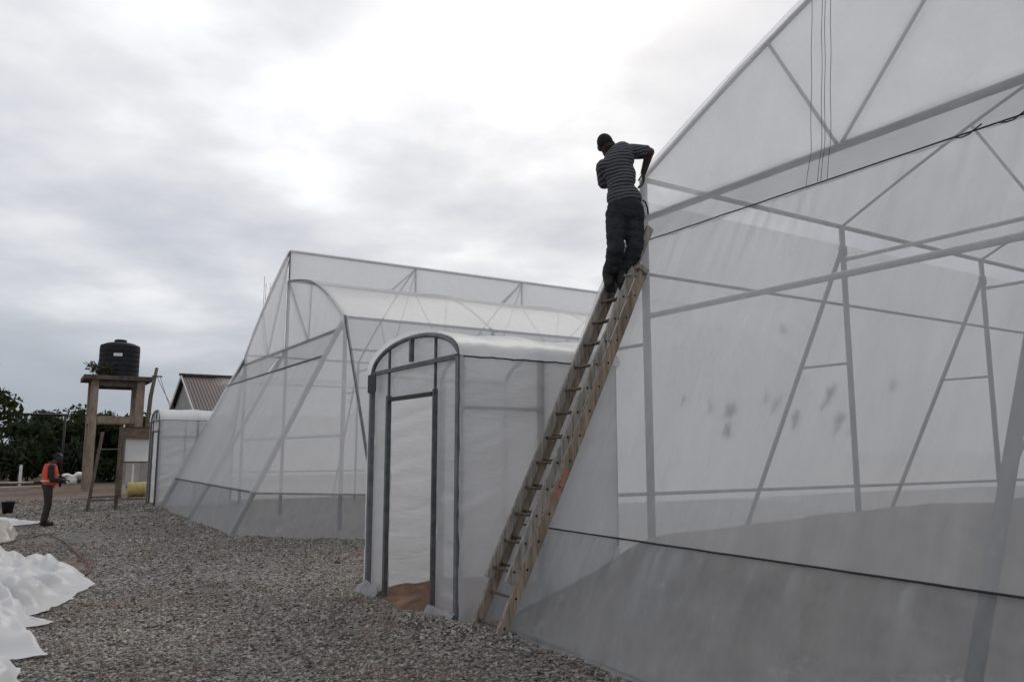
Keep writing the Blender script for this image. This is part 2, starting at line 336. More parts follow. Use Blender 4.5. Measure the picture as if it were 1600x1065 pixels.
go = obj('ground', V, F, GROUND, smooth=True); go['kind'] = 'structure'

# crushed stone lying on the ground: real stones, instanced
protoc = bpy.data.collections.new('stone_shapes')
for k in range(7):
    bm = bmesh.new()
    for q in range(11):
        d = Vector(rng.normal(size=3)).normalized() * (0.85+0.3*rng.random()); bm.verts.new((d.x*1.0, d.y*0.72, d.z*0.5))
    r_ = bmesh.ops.convex_hull(bm, input=bm.verts); bmesh.ops.delete(bm, geom=[g for g in r_['geom_interior'] if isinstance(g, bmesh.types.BMVert)], context='VERTS')
    me = bpy.data.meshes.new('stone'); bm.to_mesh(me); bm.free(); me.materials.append(STONE)
    protoc.objects.link(bpy.data.objects.new('stone', me))
def in_building(x, y):
    def hall(xb, xg, y0, y1):
        if x > xg-0.1: return y0-2.45 < y < y1+2.45
        t = (x-xb+0.02)/(xg-xb)
        return t > 0 and y0-2.45*t < y < y1+2.45*t
    if hall(4.02, 6.44, -2.4, 7.2) or hall(3.85, 6.24, 17.42, 27.1): return True
    return (x > 3.6 and 7.62 < y < 9.05 and x < 6) or (x > 3.84 and (7.15 < y < 9.65) and x < 6.2) or (x > 3.8 and 27.15 < y < 29.5 and x < 6.2)
pts = []; scl = []
def scatter(x0, x1, y0, y1, n, s0, s1, dmin, dmax):
    X = rng.uniform(x0, x1, n); Y = rng.uniform(y0, y1, n); D = np.hypot(X, Y); SC = rng.uniform(s0, s1, n)*(0.7+0.25*rng.exponential(1.0, n).clip(0, 4))
    for x, y, d, s in zip(X, Y, D, SC):
        if not (dmin <= d < dmax): continue
        az = math.degrees(math.atan2(x, y))
        if az < -7 or az > 62 or in_building(x, y): continue
        pn = 0.5+0.5*nz(x*0.55, y*0.55, 3.3)
        if pn > 0.60 and rng.random() < (pn-0.60)*4.5: continue      # bare red earth showing between the stones
        pts.append((x, y, gz(x, y)+s*0.25)); scl.append(s)
scatter(-1.6, 6.0, 3.5, 12.0, 62000, 0.013, 0.024, 4.4, 11.5)
scatter(-3, 7.0, 8.0, 20.0, 34000, 0.019, 0.030, 11.5, 19.0)
scatter(-4, 6.0, 16.0, 34.0, 22000, 0.026, 0.042, 19.0, 33.0)
me = bpy.data.meshes.new('gravel'); me.from_pydata(pts, [], [])
at = me.attributes.new('sc', 'FLOAT', 'POINT'); at.data.foreach_set('value', scl)
rot = rng.normal(0, 0.45, (len(pts), 3)); rot[:, 2] = rng.uniform(0, 6.28, len(pts))
at = me.attributes.new('rt', 'FLOAT_VECTOR', 'POINT'); at.data.foreach_set('vector', rot.astype(np.float32).ravel())
gv = bpy.data.objects.new('gravel', me); COL.objects.link(gv); gv['kind'] = 'stuff'; tag(gv, 'loose grey crushed stone spread over the yard', 'gravel')
gn = bpy.data.node_groups.new('scatter_stones', 'GeometryNodeTree')
gn.interface.new_socket('Geometry', in_out='INPUT', socket_type='NodeSocketGeometry'); gn.interface.new_socket('Geometry', in_out='OUTPUT', socket_type='NodeSocketGeometry')
gi = gn.nodes.new('NodeGroupInput'); gout = gn.nodes.new('NodeGroupOutput')
iop = gn.nodes.new('GeometryNodeInstanceOnPoints'); ci = gn.nodes.new('GeometryNodeCollectionInfo')
ci.inputs['Collection'].default_value = protoc; ci.inputs['Separate Children'].default_value = True; ci.inputs['Reset Children'].default_value = True
iop.inputs['Pick Instance'].default_value = True
a1 = gn.nodes.new('GeometryNodeInputNamedAttribute'); a1.data_type = 'FLOAT'; a1.inputs[0].default_value = 'sc'
a2 = gn.nodes.new('GeometryNodeInputNamedAttribute'); a2.data_type = 'FLOAT_VECTOR'; a2.inputs[0].default_value = 'rt'
rv = gn.nodes.new('FunctionNodeRandomValue'); rv.data_type = 'INT'
[i for i in rv.inputs if i.name == 'Max' and i.type == 'INT'][0].default_value = 6
L = gn.links.new
L(gi.outputs[0], iop.inputs['Points']); L(ci.outputs[0], iop.inputs['Instance'])
L([q for q in rv.outputs if q.type == 'INT'][0], iop.inputs['Instance Index'])
L(a2.outputs[0], iop.inputs['Rotation']); L(a1.outputs[0], iop.inputs['Scale']); L(iop.outputs[0], gout.inputs[0])
md = gv.modifiers.new('stones', 'NODES'); md.node_group = gn

# ------------------------------------------------------------------ greenhouses
def greenhouse(label, loc, Xg, Xb, ym, half, Zc, Zgut, Zr, Zv, nb, wireZ, rail, midZ, mid_on_slope, fine):
    WF = FILM_WALL if fine else FILM_FAR; FILM = FILM_A if fine else FILM_B
    G = empty('greenhouse', loc, label, 'greenhouse', 'film greenhouses')
    yl, yr = ym+half, ym-half; Zt = 4.86; OUT = half*0+2.4
    Xe = Xg + 4.0*nb
    k = (Xg-Xb)/Zt
    sx = lambda z: Xb + k*z                        # sloping end wall
    def arcL(t):                                   # t 0 at the +Y gutter, 1 at the ridge
        return yl-(yl-ym)*t, Zgut+(Zr-Zgut)*t+0.13*math.sin(math.pi*t)
    def arcR(t):                                   # t 0 at the -Y gutter, 1 under the vent
        return yr+(ym-yr)*t, Zt+(Zv-Zt)*t+0.42*math.sin(math.pi*t)*(1-0.25*t)
    # --- steel
    for i in range(nb+1):
        x = Xg + 4.0*i; big = 0.05 if i == 0 else 0.042
        pole('post', (x, yl, -0.1), (x, yl, Zgut), big, GALV, G); pole('post', (x, yr, -0.1), (x, yr, Zt), big, GALV, G)
        curve_pole('arch_rib', [(x,)+arcL(t/12) for t in range(13)], 0.03 if not fine else 0.022, GALV, G)
        curve_pole('arch_rib', [(x,)+arcR(t/12) for t in range(13)], 0.03, GALV, G)
        pole('vent_strut', (x, ym, Zv), (x, ym, Zr), 0.025, GALV, G)
        if i: curve_pole('vent_strut', [(x-0.9, ym, Zv), (x, ym, Zr-0.03)], 0.018, GALV, G)
        pole('chord', (x, yl, Zc), (x, yr, Zc), 0.04 if i == 0 else 0.03, GALVL if fine else GALV, G)
        pole('strut', (x, ym+half*0.42, Zc), (x,)+arcL(0.42), 0.018, GALVL, G)
        pole('strut', (x, ym+half*0.42, Zc), (x, ym, Zr-0.1), 0.018, GALVL, G)
        pole('strut', (x, ym-half*0.42, Zc), (x,)+arcR(0.55), 0.018, GALVL, G)
        pole('strut', (x, ym-half*0.42, Zc), (x, ym, Zv), 0.02, GALV, G)
        if fine:
            for y in (yl, yr): MB().ring_tube([(x, y, Zt-0.16), (x, y, Zt-0.02)], 0.062, 10).build('clamp', DGALV, G)
        for y, s in ((yl, 1), (yr, -1)):
            pole('brace', (x, y, Zt-0.03), (x, y+s*OUT, -0.1), 0.036, GALV, G)
            pole('tie', (x, y, 3.05), (x, y+s*OUT*(1-3.05/Zt), 3.05), 0.02, GALV, G)
    pole('post', (Xg, ym, -0.1), (Xg, ym, Zv), 0.045, GALV, G)
    pole('post', (Xe, ym, -0.1), (Xe, ym, Zv), 0.045, GALV, G)
    for y in (yl, ym, yr): pole('sloping_pole', (sx(-0.1), y, -0.1), (Xg, y, Zt if y != ym else Zc), 0.044 if fine else 0.05, DGALV if fine else GALV, G)
    for y, z in ((yl, Zgut), (yr, Zt), (ym, Zr), (ym, Zv)): pole('purlin', (Xg, y, z), (Xe, y, z), 0.035, GALV, G)
    for y, s in ((yl, 1), (yr, -1)):
        yb = lambda z: y + s*OUT*(1-z/Zt)
        pole('side_rail', (Xg, yb(rail+0.15), rail+0.15), (Xe, yb(rail+0.15), rail+0.15), 0.028, GALV, G)
        pole('side_rail', (Xg, yb(4.05), 4.05), (Xe, yb(4.05), 4.05), 0.022, GALV, G)
        pole('corner_rail', (sx(rail), y, rail), (Xg, yb(rail), rail), 0.022, DGALV, G)
    xm = sx(midZ) if mid_on_slope else Xg
    pole('mid_rail', (xm, yl, midZ), (xm, yr, midZ), 0.034, GALVL, G)
    # --- sheets of film
    o = 0.05                                        # the film lies just outside the tubes
    nS = Vector((-1, 0, k)).normalized()*o
    def pleat(d, y, seed, amp=0.022, fall=0.22):    # gathers hanging from a clamped edge
        return amp*(1-math.exp(-d/0.05))*math.exp(-d/fall)*(math.sin(y*34+5*nz(y*1.3, seed))*0.45+nz(y*9, seed, d*1.5)*1.2)
    def soft(p, seed, a=0.02): return max(-0.004, a*0.3+a*nz(p.x*0.7+p.y*0.9, p.z*0.55, seed)+a*0.45*nz(p.y*3.1+p.z*1.1, p.z*0.8, seed+5))
    nu = 170 if fine else 70
    slope_f = lambda z0, z1: (lambda u, v: Vector((sx(z0+(z1-z0)*v), yl+0.04-(yl-yr+0.08)*u, z0+(z1-z0)*v))+nS)
    f = slope_f(rail, wireZ)
    sheet('wall_film', f, nu, 44, WF, G, lambda u, v, p: pleat((1-v)*3.1, p.y, 2.0, 0.035, 0.6)+pleat(v*3.1, p.y, 7.0, 0.010, 0.2)+soft(p, 3.0))
    f = slope_f(-0.12, rail)
    sheet('skirt_film', f, nu, 16, FILM_SKIRT, G, lambda u, v, p: pleat((1-v)*rail, p.y, 4.0, 0.085, 0.12)+soft(p, 8.0, 0.025)-0.004)
    def gx(z): return min(Xg, sx(z) if z < Zc else Xg) if z < Zc else Xg
    def gable(u, v, top, y0, y1):
        y, zt = top(u); y = y; z = wireZ+(zt-wireZ)*v
        t = max(0.0, min(1.0, (z-wireZ)/(Zc-wireZ))); xw = sx(wireZ)*(1-t)+Xg*t
        return Vector((xw-o-0.006, y, z))
    sheet('gable_film', lambda u, v: gable(u, v, arcL, 0, 0), 60, 40, FILM_UP, G, lambda u, v, p: soft(p, 11.0, 0.03)+0.02*math.exp(-v*3)*nz(p.y*6, p.z*2, 4))
    sheet('gable_film', lambda u, v: gable(u, v, arcR, 0, 0), 60, 36, FILM_UP, G, lambda u, v, p: soft(p, 12.0, 0.03))
    nbx = nb*14
    def roof(arc):
        def g(u, v):
            y, z = arc(v); x = Xg-0.07+(Xe-Xg+0.14)*u
            sag = 0.05*abs(math.sin(math.pi*(x-Xg)/4.0))*math.sin(math.pi*v)
            return (x, y, z+0.045-sag)
        return g
    rn = lambda u, v, p: 0.012*nz(p.x*2, p.y*0.7, 5)
    sheet('roof_film', roof(arcL), nbx, 14, FILM, G, rn); sheet('roof_film', roof(arcR), nbx, 14, FILM, G, rn)
    sheet('vent_film', lambda u, v: (Xg+(Xe-Xg)*u, ym-0.05, Zv+0.05+(Zr-Zv)*v), nbx, 8, FILM, G, rn)
    for y, s in ((yl, 1), (yr, -1)):
        n2 = Vector((0, s, OUT/Zt)).normalized()*0.06
        yb = lambda z: y + s*OUT*(1-z/Zt)
        sheet('side_film', lambda u, v: Vector((Xg+(Xe-Xg)*u, yb(rail+(Zt-rail)*v), rail+(Zt-rail)*v))+n2, nbx, 24, FILM_SIDE if fine else FILM, G, lambda u, v, p: soft(p, 20.0)+0.012*nz(p.x*4, p.z*0.4, 6))
        sheet('skirt_film', lambda u, v: Vector((Xg+(Xe-Xg)*u, yb(-0.12+(rail+0.12)*v), -0.12+(rail+0.12)*v))+n2*0.9, nbx, 8, FILM_SKIRT, G, lambda u, v, p: soft(p, 21.0))
        if s > 0 and fine: pass
        # triangular corner sheet from the gutter corner to the two feet
        A = Vector((Xg-0.03, y+s*0.03, Zt)); B = Vector((Xb-0.05, y+s*0.02, 0)); D = Vector((Xg-0.02, y+s*(OUT+0.05), 0))
        nC = (D-B).cross(A-B).normalized(); nC = nC if nC.y*s > 0 else -nC
        def hip(za, zb):
            def g(u, v):
                z = za+(zb-za)*v; t = z/Zt; return lerp(lerp(B, A, t), lerp(D, A, t), u)+nC*0.085
            return g
        sheet('corner_film', hip(rail, 4.84), 46, 44, FILM, G, lambda u, v, p: soft(p, 30.0, 0.02)+0.035*math.exp(-u*5)*nz(v*26-u*7, u*3, 2)*min(1, 4*(1-v)))
        sheet('skirt_film', hip(-0.12, rail), 46, 12, FILM_SKIRT, G, lambda u, v, p: soft(p, 31.0, 0.03))
    sheet('end_film', lambda u, v: (Xe+0.06, yl-(yl-yr)*u, 0.0+(Zt)*v), 30, 12, FILM, G, lambda u, v, p: soft(p, 40.0))
    # --- clamping wires along the film edges
    def wire(name, z, r, mt):
        pts = [tuple(Vector((sx(z), yl+0.06-(yl-yr+0.1)*i/90, z+0.004*nz(i*0.35, z)))+nS*1.5) for i in range(91)]
        curve_pole(name, pts, r, mt, G, 6)
    wire('clamp_wire', wireZ, 0.007 if fine else 0.022, BLACK if fine else GALV); wire('clamp_wire', rail, 0.008 if fine else 0.024, BLACK if fine else GALV)
    return G, dict(yl=yl, yr=yr, ym=ym, sx=sx, nS=nS, Xe=Xe, arcL=arcL)

GN_, gp = greenhouse('large milky film greenhouse with wooden ladder leaning on its sloping wall', (4.1, 2.4, 0), 6.44, 4.1, 2.4, 4.8, 4.63, 5.15, 7.0, 6.2, 4, 4.15, 0.96, 3.39, False, True)
GF_, fp = greenhouse('complete film greenhouse with raised ridge vent, standing beyond the arched porch', (3.9, 22.25, 0), 6.24, 3.9, 22.25, 4.84, 4.62, 4.95, 7.5, 6.62, 4, 3.87, 0.85, 2.1, False, False)
# cords hanging down the near gable
for y in (4.52, 4.40, 4.365, 4.30):
    z1 = gp['arcL']((7.2-y)/4.8)[1]; cp_ = []
    for i in range(41):
        z = 4.16+(z1-4.16)*i/40; t = min(1.0, (z-4.15)/0.48)
        cp_.append((gp['sx'](4.15)*(1-t)+6.44*t-0.125, y+0.15*(1-i/40)-0.21*(1-t)+0.004*math.sin(i*0.5+y*7), z))
    MB().ring_tube(cp_, 0.003, 5).build('cord', DGALV, GN_)
# frayed ends of the clamping wire
for y0 in (3.10, 2.78):
    p = Vector((6.03, y0, 4.16)); pts = [p+Vector((-0.03, -0.05*i, 0.02*math.sin(i*1.1+y0)+0.006*i)) for i in range(5)]
    curve_pole('wire_tail', [tuple(q) for q in pts], 0.006, BLACK, GN_, 5)
# mud flecks on the far side sheet of the near greenhouse
mb = MB()
for cx, cz, s, cnt in ((8.3, 2.55, .10, 2), (8.9, 2.5, .10, 2), (9.4, 2.3, .22, 5), (10.0, 2.6, .12, 2), (10.3, 2.5, .14, 4), (10.9, 2.35, .16, 3), (11.6, 2.8, .2, 4), (12.1, 2.3, .18, 4), (12.4, 2.15, .1, 2), (13.2, 2.95, .16, 3), (9.9, 3.6, .12, 2), (11.6, 3.5, .12, 2)):
    for q in range(cnt):
        x = cx+rng.normal(0, s*0.35); z = cz+rng.normal(0, s*0.5); b = len(mb.V)
        a0 = rng.uniform(-0.5, 0.5); m_ = 13
        for i in range(m_):
            a = 2*math.pi*i/m_; rr = s*(0.15+0.75*rng.random()); dx = rr*0.55*math.cos(a); dz = rr*math.sin(a)
            zz = z+dz*math.cos(a0)+dx*math.sin(a0); mb.V.append((x+dx*math.cos(a0)-dz*math.sin(a0), 7.2+2.4*(1-zz/4.86)+0.15, zz))
        mb.F.append(tuple(range(b, b+m_)))
o = mb.build('mud_splash', MUD, GN_); o['kind'] = 'stuff'

# soil thrown up inside the near greenhouse, and its floor
def soil_z(x, y):
    c = 0.80+0.20*min(1, max(0, (x-5.5)/4)); t = max(0, min(1, (x-4.35)/1.5))
    return 0.02 + c*t*math.exp(-((y-6.3)/1.25)**2) + 0.06*nz(x*1.2, y*1.2, 2)*t + 0.05*nz(x*0.4, y*0.4, 7)
sxs = np.linspace(4.12, 22, 84); sys_ = np.linspace(-2, 8.3, 56)
V = [(x, y, soil_z(x, y)) for y in sys_ for x in sxs]; n_ = len(sxs)
so_ = obj('soil_mound', V, [(j*n_+i, j*n_+i+1, (j+1)*n_+i+1, (j+1)*n_+i) for j in range(len(sys_)-1) for i in range(n_-1)], SOIL, smooth=True); so_['kind'] = 'structure'
# laterite floor of the porch
V = []; 
for j in range(25):
    for i in range(25):
        x = 3.35+3.0*i/24; y = 7.55+1.75*j/24
        e_ = min(1, (x-3.35)/0.7); V.append((x, y, -0.09+0.13*e_+0.05*nz(x*2.3, y*2.3, 5)+0.025*nz(x*7, y*7, 1)+0.07*max(0, 1-((x-4.7)/1.1)**2)))
lo_ = obj('laterite_floor', V, [(j*25+i, j*25+i+1, (j+1)*25+i+1, (j+1)*25+i) for j in range(24) for i in range(24)], LATER, smooth=True); lo_['kind'] = 'structure'

# ------------------------------------------------------------------ porches
def porch(label, X0, X1, y0, y1, detail):
    """arched film lobby: open front at X0 facing -X, near side at y0"""
    XF = X0+0.045
    P = empty('entrance_porch', (X0, (y0+y1)/2, 0), label, 'porch', 'film porches at the greenhouse corners')
    zs, zt = 2.74, 3.08; yc = (y0+y1)/2; hw = (y1-y0)/2; r = 0.03
    def arch(t): a = math.pi*(1-t); return yc+hw*math.cos(a)*-1*-1, zs+(zt-zs)*math.sin(a)
    for x in (X0, (X0+X1)/2, X1):
        for y in (y0, y1): MB().box((x, y, zs/2-0.05), (r, r, zs/2+0.05)).build('post', GALV, P)
        curve_pole('arch', [(x, yc+hw*math.cos(math.pi*(1-t/18)), zs+(zt-zs)*math.sin(math.pi*t/18)) for t in range(19)], 0.029, GALV, P)
    MB().box((X0, yc, zs+0.0), (0.024, hw-0.04, 0.024)).build('crossbar', DGALV, P)
    MB().box((X0, yc, (zs+zt)/2+0.02), (0.024, 0.024, (zt-zs)/2-0.03)).build('king_strut', DGALV, P)
    # door opening
    dy0, dy1 = yc-0.62, yc+0.68
    for y in (dy0, dy1): MB().box((X0+0.01, y, 1.19), (0.026, 0.016 if y == dy0 else 0.03, 1.24)).build('door_post', DGALV, P)
    for y in (dy0, dy1): MB().box((X0+0.012, y, (2.43+zs+0.3)/2), (0.014, 0.014, (zs+0.3-2.43)/2)).build('stile', DGALV, P)
    MB().box((X0+0.01, (dy0+dy1)/2, 2.38), (0.03, (dy1-dy0)/2-0.04, 0.022)).build('lintel', BLACK, P)
    MB().box((X0*0.74+X1*0.26, y0, 2.2), ((X1-X0)/4-0.05, 0.02, 0.02)).build('side_rail', DGALV, P)
    wr = lambda sd: (lambda u, v, p: 0.014*nz(p.x*1.1+p.y*1.1, p.z*3.0+p.x*0.8, sd)+0.055*max(0, nz(p.x*1.6+p.y*1.6, p.z*7-p.x*2.5, sd+3))*(0.5+0.5*nz(p.z*0.8, sd)))
    xf = XF
    # front sheets either side of the door and above it
    sheet('front_film', lambda u, v: (xf, y0-0.03+(dy0-y0+0.05)*u, 0.02+zs*v), 16, 70, FILM_PORCH, P, wr(1))
    sheet('front_film', lambda u, v: (xf, dy1-0.02+(y1-dy1+0.05)*u, 0.02+zs*v), 16, 70, FILM_PORCH, P, wr(2))
    sheet('front_film', lambda u, v: (xf, dy0+0.02+(dy1-dy0-0.04)*u, 2.36+(zs-2.36)*v), 30, 12, FILM_PORCH, P, wr(3))
    def fan(u, v):
        a = math.pi*(1-u); y = yc+(hw+0.03)*math.cos(a); z1 = zs+(zt-zs+0.02)*math.sin(a); return (xf, y, zs+(z1-zs)*v)
    sheet('arch_film', fan, 30, 10, FILM_PORCH, P, wr(4))
    # side, back and roof sheets
    for y, s in ((y0, -1), (y1, 1)):
        sheet('side_film', lambda u, v: (X0-0.03+(X1-X0)*u, y+s*0.075, 0.0+zs*v), 60, 70, FILM_PORCH, P, wr(6+s))
        pts = [(X0+(X1-X0)*i/30, y+s*0.098, zs-0.012+0.012*nz(i*0.5, s)) for i in range(31)]
        curve_pole('clamp_wire', pts, 0.009, BLACK, P, 6)
    sheet('back_film', lambda u, v: (X1-0.06, y0+(y1-y0)*u, 0.08+(zs-0.08)*v), 40, 60, FILM_ROOF, P, wr(12))
    def vault(u, v):
        a = math.pi*(1-v); return (X0-0.05+(X1-X0+0.1)*u, yc+(hw+0.085)*math.cos(a), zs+(zt-zs+0.06)*math.sin(a)-0.035*abs(math.sin(2*math.pi*u))*math.sin(a))
    sheet('roof_film', vault, 40, 24, FILM_ROOF, P, lambda u, v, p: 0.012*nz(p.x*3, p.y*3, 5)+0.03*abs(nz(p.x*5, p.y*1.6, 8)))
    if detail:
        MB().box((X0-0.05, y1-0.10, zs-0.13), (0.006, 0.13, 0.115)).build('black_patch', BLACK, P)
        for (ya, yb_) in ((y0-0.04, dy0), (dy1, y1+0.05)):      # gathered film tucked into the gravel
            sheet('tucked_film', lambda u, v: (X0-0.13+0.08*v+0.03*nz(u*7, v*3, ya), ya+(yb_-ya)*u, -0.01+0.15*v+0.02*nz(u*9, v*2, 3)), 24, 8, FILM_TUCK, P, lambda u, v, p: 0.03*nz(p.y*14, p.z*9, 2))
    return P
porch('arched film porch with open doorway beside the leaning ladder', 3.84, 5.9, 7.22, 9.62, True)
porch('small arched film porch beside the water tower shed, behind the complete greenhouse', 3.75, 6.0, 27.35, 29.6, False)

# ------------------------------------------------------------------ ladder
LD = empty('ladder', (3.9, 6.64, 0), 'weathered wooden extension ladder propped against the sloping film wall', 'ladder')
dL = Vector((5.91-3.80, 0, 4.19)).normalized(); nL = Vector((-dL.z, 0, dL.x))      # nL points to the outside
LB = Vector((3.80, 0, 0.0))
def lp(s, y, off=0.0): q = LB + dL*s + nL*off; return Vector((q.x, y, q.z))
Ltot = 4.74
for y in (6.44, 6.90):
    rl = MB().bar(lp(-0.08, y, -0.045), lp(4.18, y, -0.045), 0.04, 0.105).build('rail', LWOOD2, LD)
    s1 = Ltot if y < 6.6 else 4.5
    rl2 = MB().bar(lp(0.55, y+(0.042 if y < 6.6 else -0.042), 0.055), lp(s1, y+(0.042 if y < 6.6 else -0.042), 0.055), 0.034, 0.088).build('rail', LWOOD, LD)
for i in range(15):
    s = 0.16+i*0.285
    MB().ring_tube([lp(s, 6.455, -0.045), lp(s, 6.885, -0.045)], 0.014, 8).build('rung', WOOD, LD, smooth=True)
    for y, sg in ((6.44, -1), (6.90, 1)): MB().ring_tube([lp(s, y+sg*0.012, -0.045), lp(s, y+sg*0.024, -0.045)], 0.013, 8).build('rung_end', BLACK, LD)
for i in range(14):
    s = 0.66+i*0.285
    MB().ring_tube([lp(s, 6.49, 0.055), lp(s, 6.85, 0.055)], 0.015, 8).build('rung', WOOD, LD, smooth=True)
    MB().ring_tube([lp(s, 6.46, 0.055), lp(s, 6.468, 0.055)], 0.013, 8).build('rung_end', BLACK, LD)
MB().bar(lp(4.20, 6.40, -0.02), lp(4.20, 6.50, -0.02), 0.05, 0.14, tuple(dL)).build('stop_block', LWOOD, LD)
MB().bar(lp(1.46, 6.418, -0.045), lp(1.78, 6.418, -0.045), 0.003, 0.05).build('label', REDL, LD)
MB().ring_tube([lp(4.05, 6.40, 0.10), lp(4.08, 6.9, 0.09)], 0.02, 8).build('rung', LWOOD, LD)

# ------------------------------------------------------------------ people
def capsule(mb, p0, r0, p1, r1, n=14, m=5, flat=None):
    p0 = Vector(p0); p1 = Vector(p1); d = p1-p0; Ln = d.length or 1e-6; d = d/Ln
    a = Vector((0, 0, 1)) if abs(d.z) < 0.9 else Vector((1, 0, 0)); x = d.cross(a).normalized(); y = d.cross(x)
    rings = []
    for i in range(m+1): t = math.pi/2*(1-i/m); rings.append((p0-d*r0*math.sin(t), max(r0*math.cos(t), 1e-4)))
    for i in range(m+1): t = math.pi/2*i/m; rings.append((p1+d*r1*math.sin(t), max(r1*math.cos(t), 1e-4)))
    b = len(mb.V)
    for c, r in rings:
        for k in range(n): t = 2*math.pi*k/n; mb.V.append(tuple(c+(x*math.cos(t)+y*math.sin(t))*r))
    for i in range(len(rings)-1):
        for k in range(n): q = b+i*n+k; w = b+i*n+(k+1) % n; mb.F.append((q, w, w+n, q+n))
    mb.F.append(tuple(b+k for k in reversed(range(n)))); mb.F.append(tuple(b+(len(rings)-1)*n+k for k in range(n)))
def ellip(mb, c, rad, M=None, n=18, m=12):
    M = M or Matrix.Identity(3); b = len(mb.V); c = Vector(c)
    for i in range(m+1):
        p = math.pi*i/m
        for k in range(n):
            t = 2*math.pi*k/n; s = max(math.sin(p), 1e-3)
            mb.V.append(tuple(c+M @ Vector((rad[0]*s*math.cos(t), rad[1]*s*math.sin(t), rad[2]*math.cos(p)))))
    for i in range(m):
        for k in range(n): q = b+i*n+k; w = b+i*n+(k+1) % n; mb.F.append((q, q+n, w+n, w))
    mb.F.append(tuple(b+k for k in range(n))); mb.F.append(tuple(b+m*n+k for k in reversed(range(n))))
def blob(name, mb, mat, parent, voxel=0.012, smooth=6, wr=None):
    """fuse overlapping volumes into one continuous skin"""
    o = mb.build(name, mat, parent)
    r = o.modifiers.new('fuse', 'REMESH'); r.mode = 'VOXEL'; r.voxel_size = voxel; r.use_smooth_shade = True
    s = o.modifiers.new('soft', 'SMOOTH'); s.iterations = smooth; s.factor = 0.5
    dg = bpy.context.evaluated_depsgraph_get(); me = bpy.data.meshes.new_from_object(o.evaluated_get(dg))
    o.modifiers.clear(); old = o.data; o.data = me; bpy.data.meshes.remove(old)
    if wr:
        for v in me.vertices: v.co = v.co + v.normal*wr(v.co)
    me.polygons.foreach_set('use_smooth', [True]*len(me.polygons)); me.update()
    return o
def frame(fwd, up):
    y = Vector(fwd).normalized(); z = Vector(up); z = (z-y*z.dot(y)).normalized(); x = y.cross(z); return Matrix((x, y, z)).transposed()
def head(mb, c, fwd, up, s=1.0):
    M = frame(fwd, up); c = Vector(c); q = lambda x, y, z: c+M @ Vector((x*s, y*s, z*s))
    ellip(mb, q(0, -0.01, 0.02), (0.078*s, 0.098*s, 0.105*s), M)
    ellip(mb, q(0, 0.03, -0.055), (0.058*s, 0.065*s, 0.07*s), M)          # jaw
    capsule(mb, q(0, 0.095, 0.01), 0.011*s, q(0, 0.112, -0.018), 0.016*s)   # nose
    capsule(mb, q(-0.02, 0.092, -0.058), 0.011*s, q(0.02, 0.092, -0.058), 0.011*s)
    capsule(mb, q(-0.05, 0.082, 0.03), 0.012*s, q(0.05, 0.082, 0.03), 0.012*s)  # brow
    for sx in (-1, 1): ellip(mb, q(sx*0.083, -0.008, -0.005), (0.014*s, 0.022*s, 0.034*s), M)
    return M
def hand(mb, wrist, fwd, palm_up, side, curl=0.7, s=1.0):
    """palm, four bent fingers of unequal length and a thumb from the side of the palm"""
    M = frame(fwd, palm_up); w = Vector(wrist); q = lambda x, y, z: w+M @ Vector((x*s, y*s, z*s))
    for x in (-0.025, 0, 0.025): capsule(mb, q(x*0.7, 0.01, 0), 0.016*s, q(x, 0.085, 0), 0.014*s, 10, 3)
    for x, l in ((-0.034, 0.085), (-0.012, 0.095), (0.011, 0.088), (0.033, 0.068)):
        p = q(x*side*-1, 0.092, 0); a = 0.0
        for seg, r in ((0.45, 0.0092), (0.32, 0.0086), (0.25, 0.0078)):
            a += curl*0.8; d = M @ Vector((x*0.6, math.cos(a), -math.sin(a))); e = p+d*(l*seg*s); capsule(mb, p, r*s, e, r*s*0.95, 8, 3); p = e
    p = q(0.03*side, 0.03, -0.004); e = q(0.062*side, 0.07, -0.02); capsule(mb, p, 0.012*s, e, 0.010*s, 8, 3); capsule(mb, e, 0.010*s, q(0.056*side, 0.10, -0.04), 0.009*s, 8, 3)

def boot(name, ank, toe, mat, parent, h=0.16, g=1.0):
    mb = MB(); ank = Vector(ank); toe = Vector(toe); d = (toe-ank); d.z = 0; d.normalize(); zb = min(ank.z, toe.z)
    base = Vector((ank.x, ank.y, toe.z))
    capsule(mb, base-d*0.05+Vector((0, 0, 0.035)), 0.042*g, base+d*0.17+Vector((0, 0, 0.03)), 0.040*g)
    capsule(mb, base-d*0.03+Vector((0, 0, 0.03)), 0.045*g, ank+Vector((0, 0, h)), 0.062*g)
    capsule(mb, base+d*0.06+Vector((0, 0, 0.05)), 0.045, base+d*0.13+Vector((0, 0, 0.035)), 0.042)
    o = blob(name, mb, mat, parent, 0.009, 4)
    sb = MB(); M = frame(d, (0, 0, 1)); sb.box(base+d*0.06+Vector((0, 0, -0.008)), (0.042, 0.13, 0.009), M); sb.build('sole', BOOT, o)
    return o

# --- the person on the ladder
J = {k: Vector(v) for k, v in dict(head=(5.526, 6.803, 5.262), neck=(5.595, 6.775, 5.13), shR=(5.785, 6.655, 5.205), shL=(5.445, 6.74, 4.97), chest=(5.60, 6.68, 5.0), waist=(5.628, 6.622, 4.675),
     pelv=(5.632, 6.61, 4.446), hipR=(5.725, 6.58, 4.41), hipL=(5.545, 6.655, 4.39), kneeR=(5.66, 6.49, 3.99), kneeL=(5.425, 6.55, 3.93), ankR=(5.56, 6.60, 3.62), ankL=(5.455, 6.70, 3.62),
     toeR=(5.654, 6.69, 3.555), toeL=(5.55, 6.79, 3.555), elR=(5.895, 6.47, 5.155), wrR=(5.965, 6.66, 4.985), elL=(5.56, 6.88, 4.83), wrL=(5.89, 6.98, 4.94)).items()}
P1 = empty('person', (5.5, 6.64, 3.54), 'person in grey striped polo shirt and black trousers standing on the ladder', 'person')
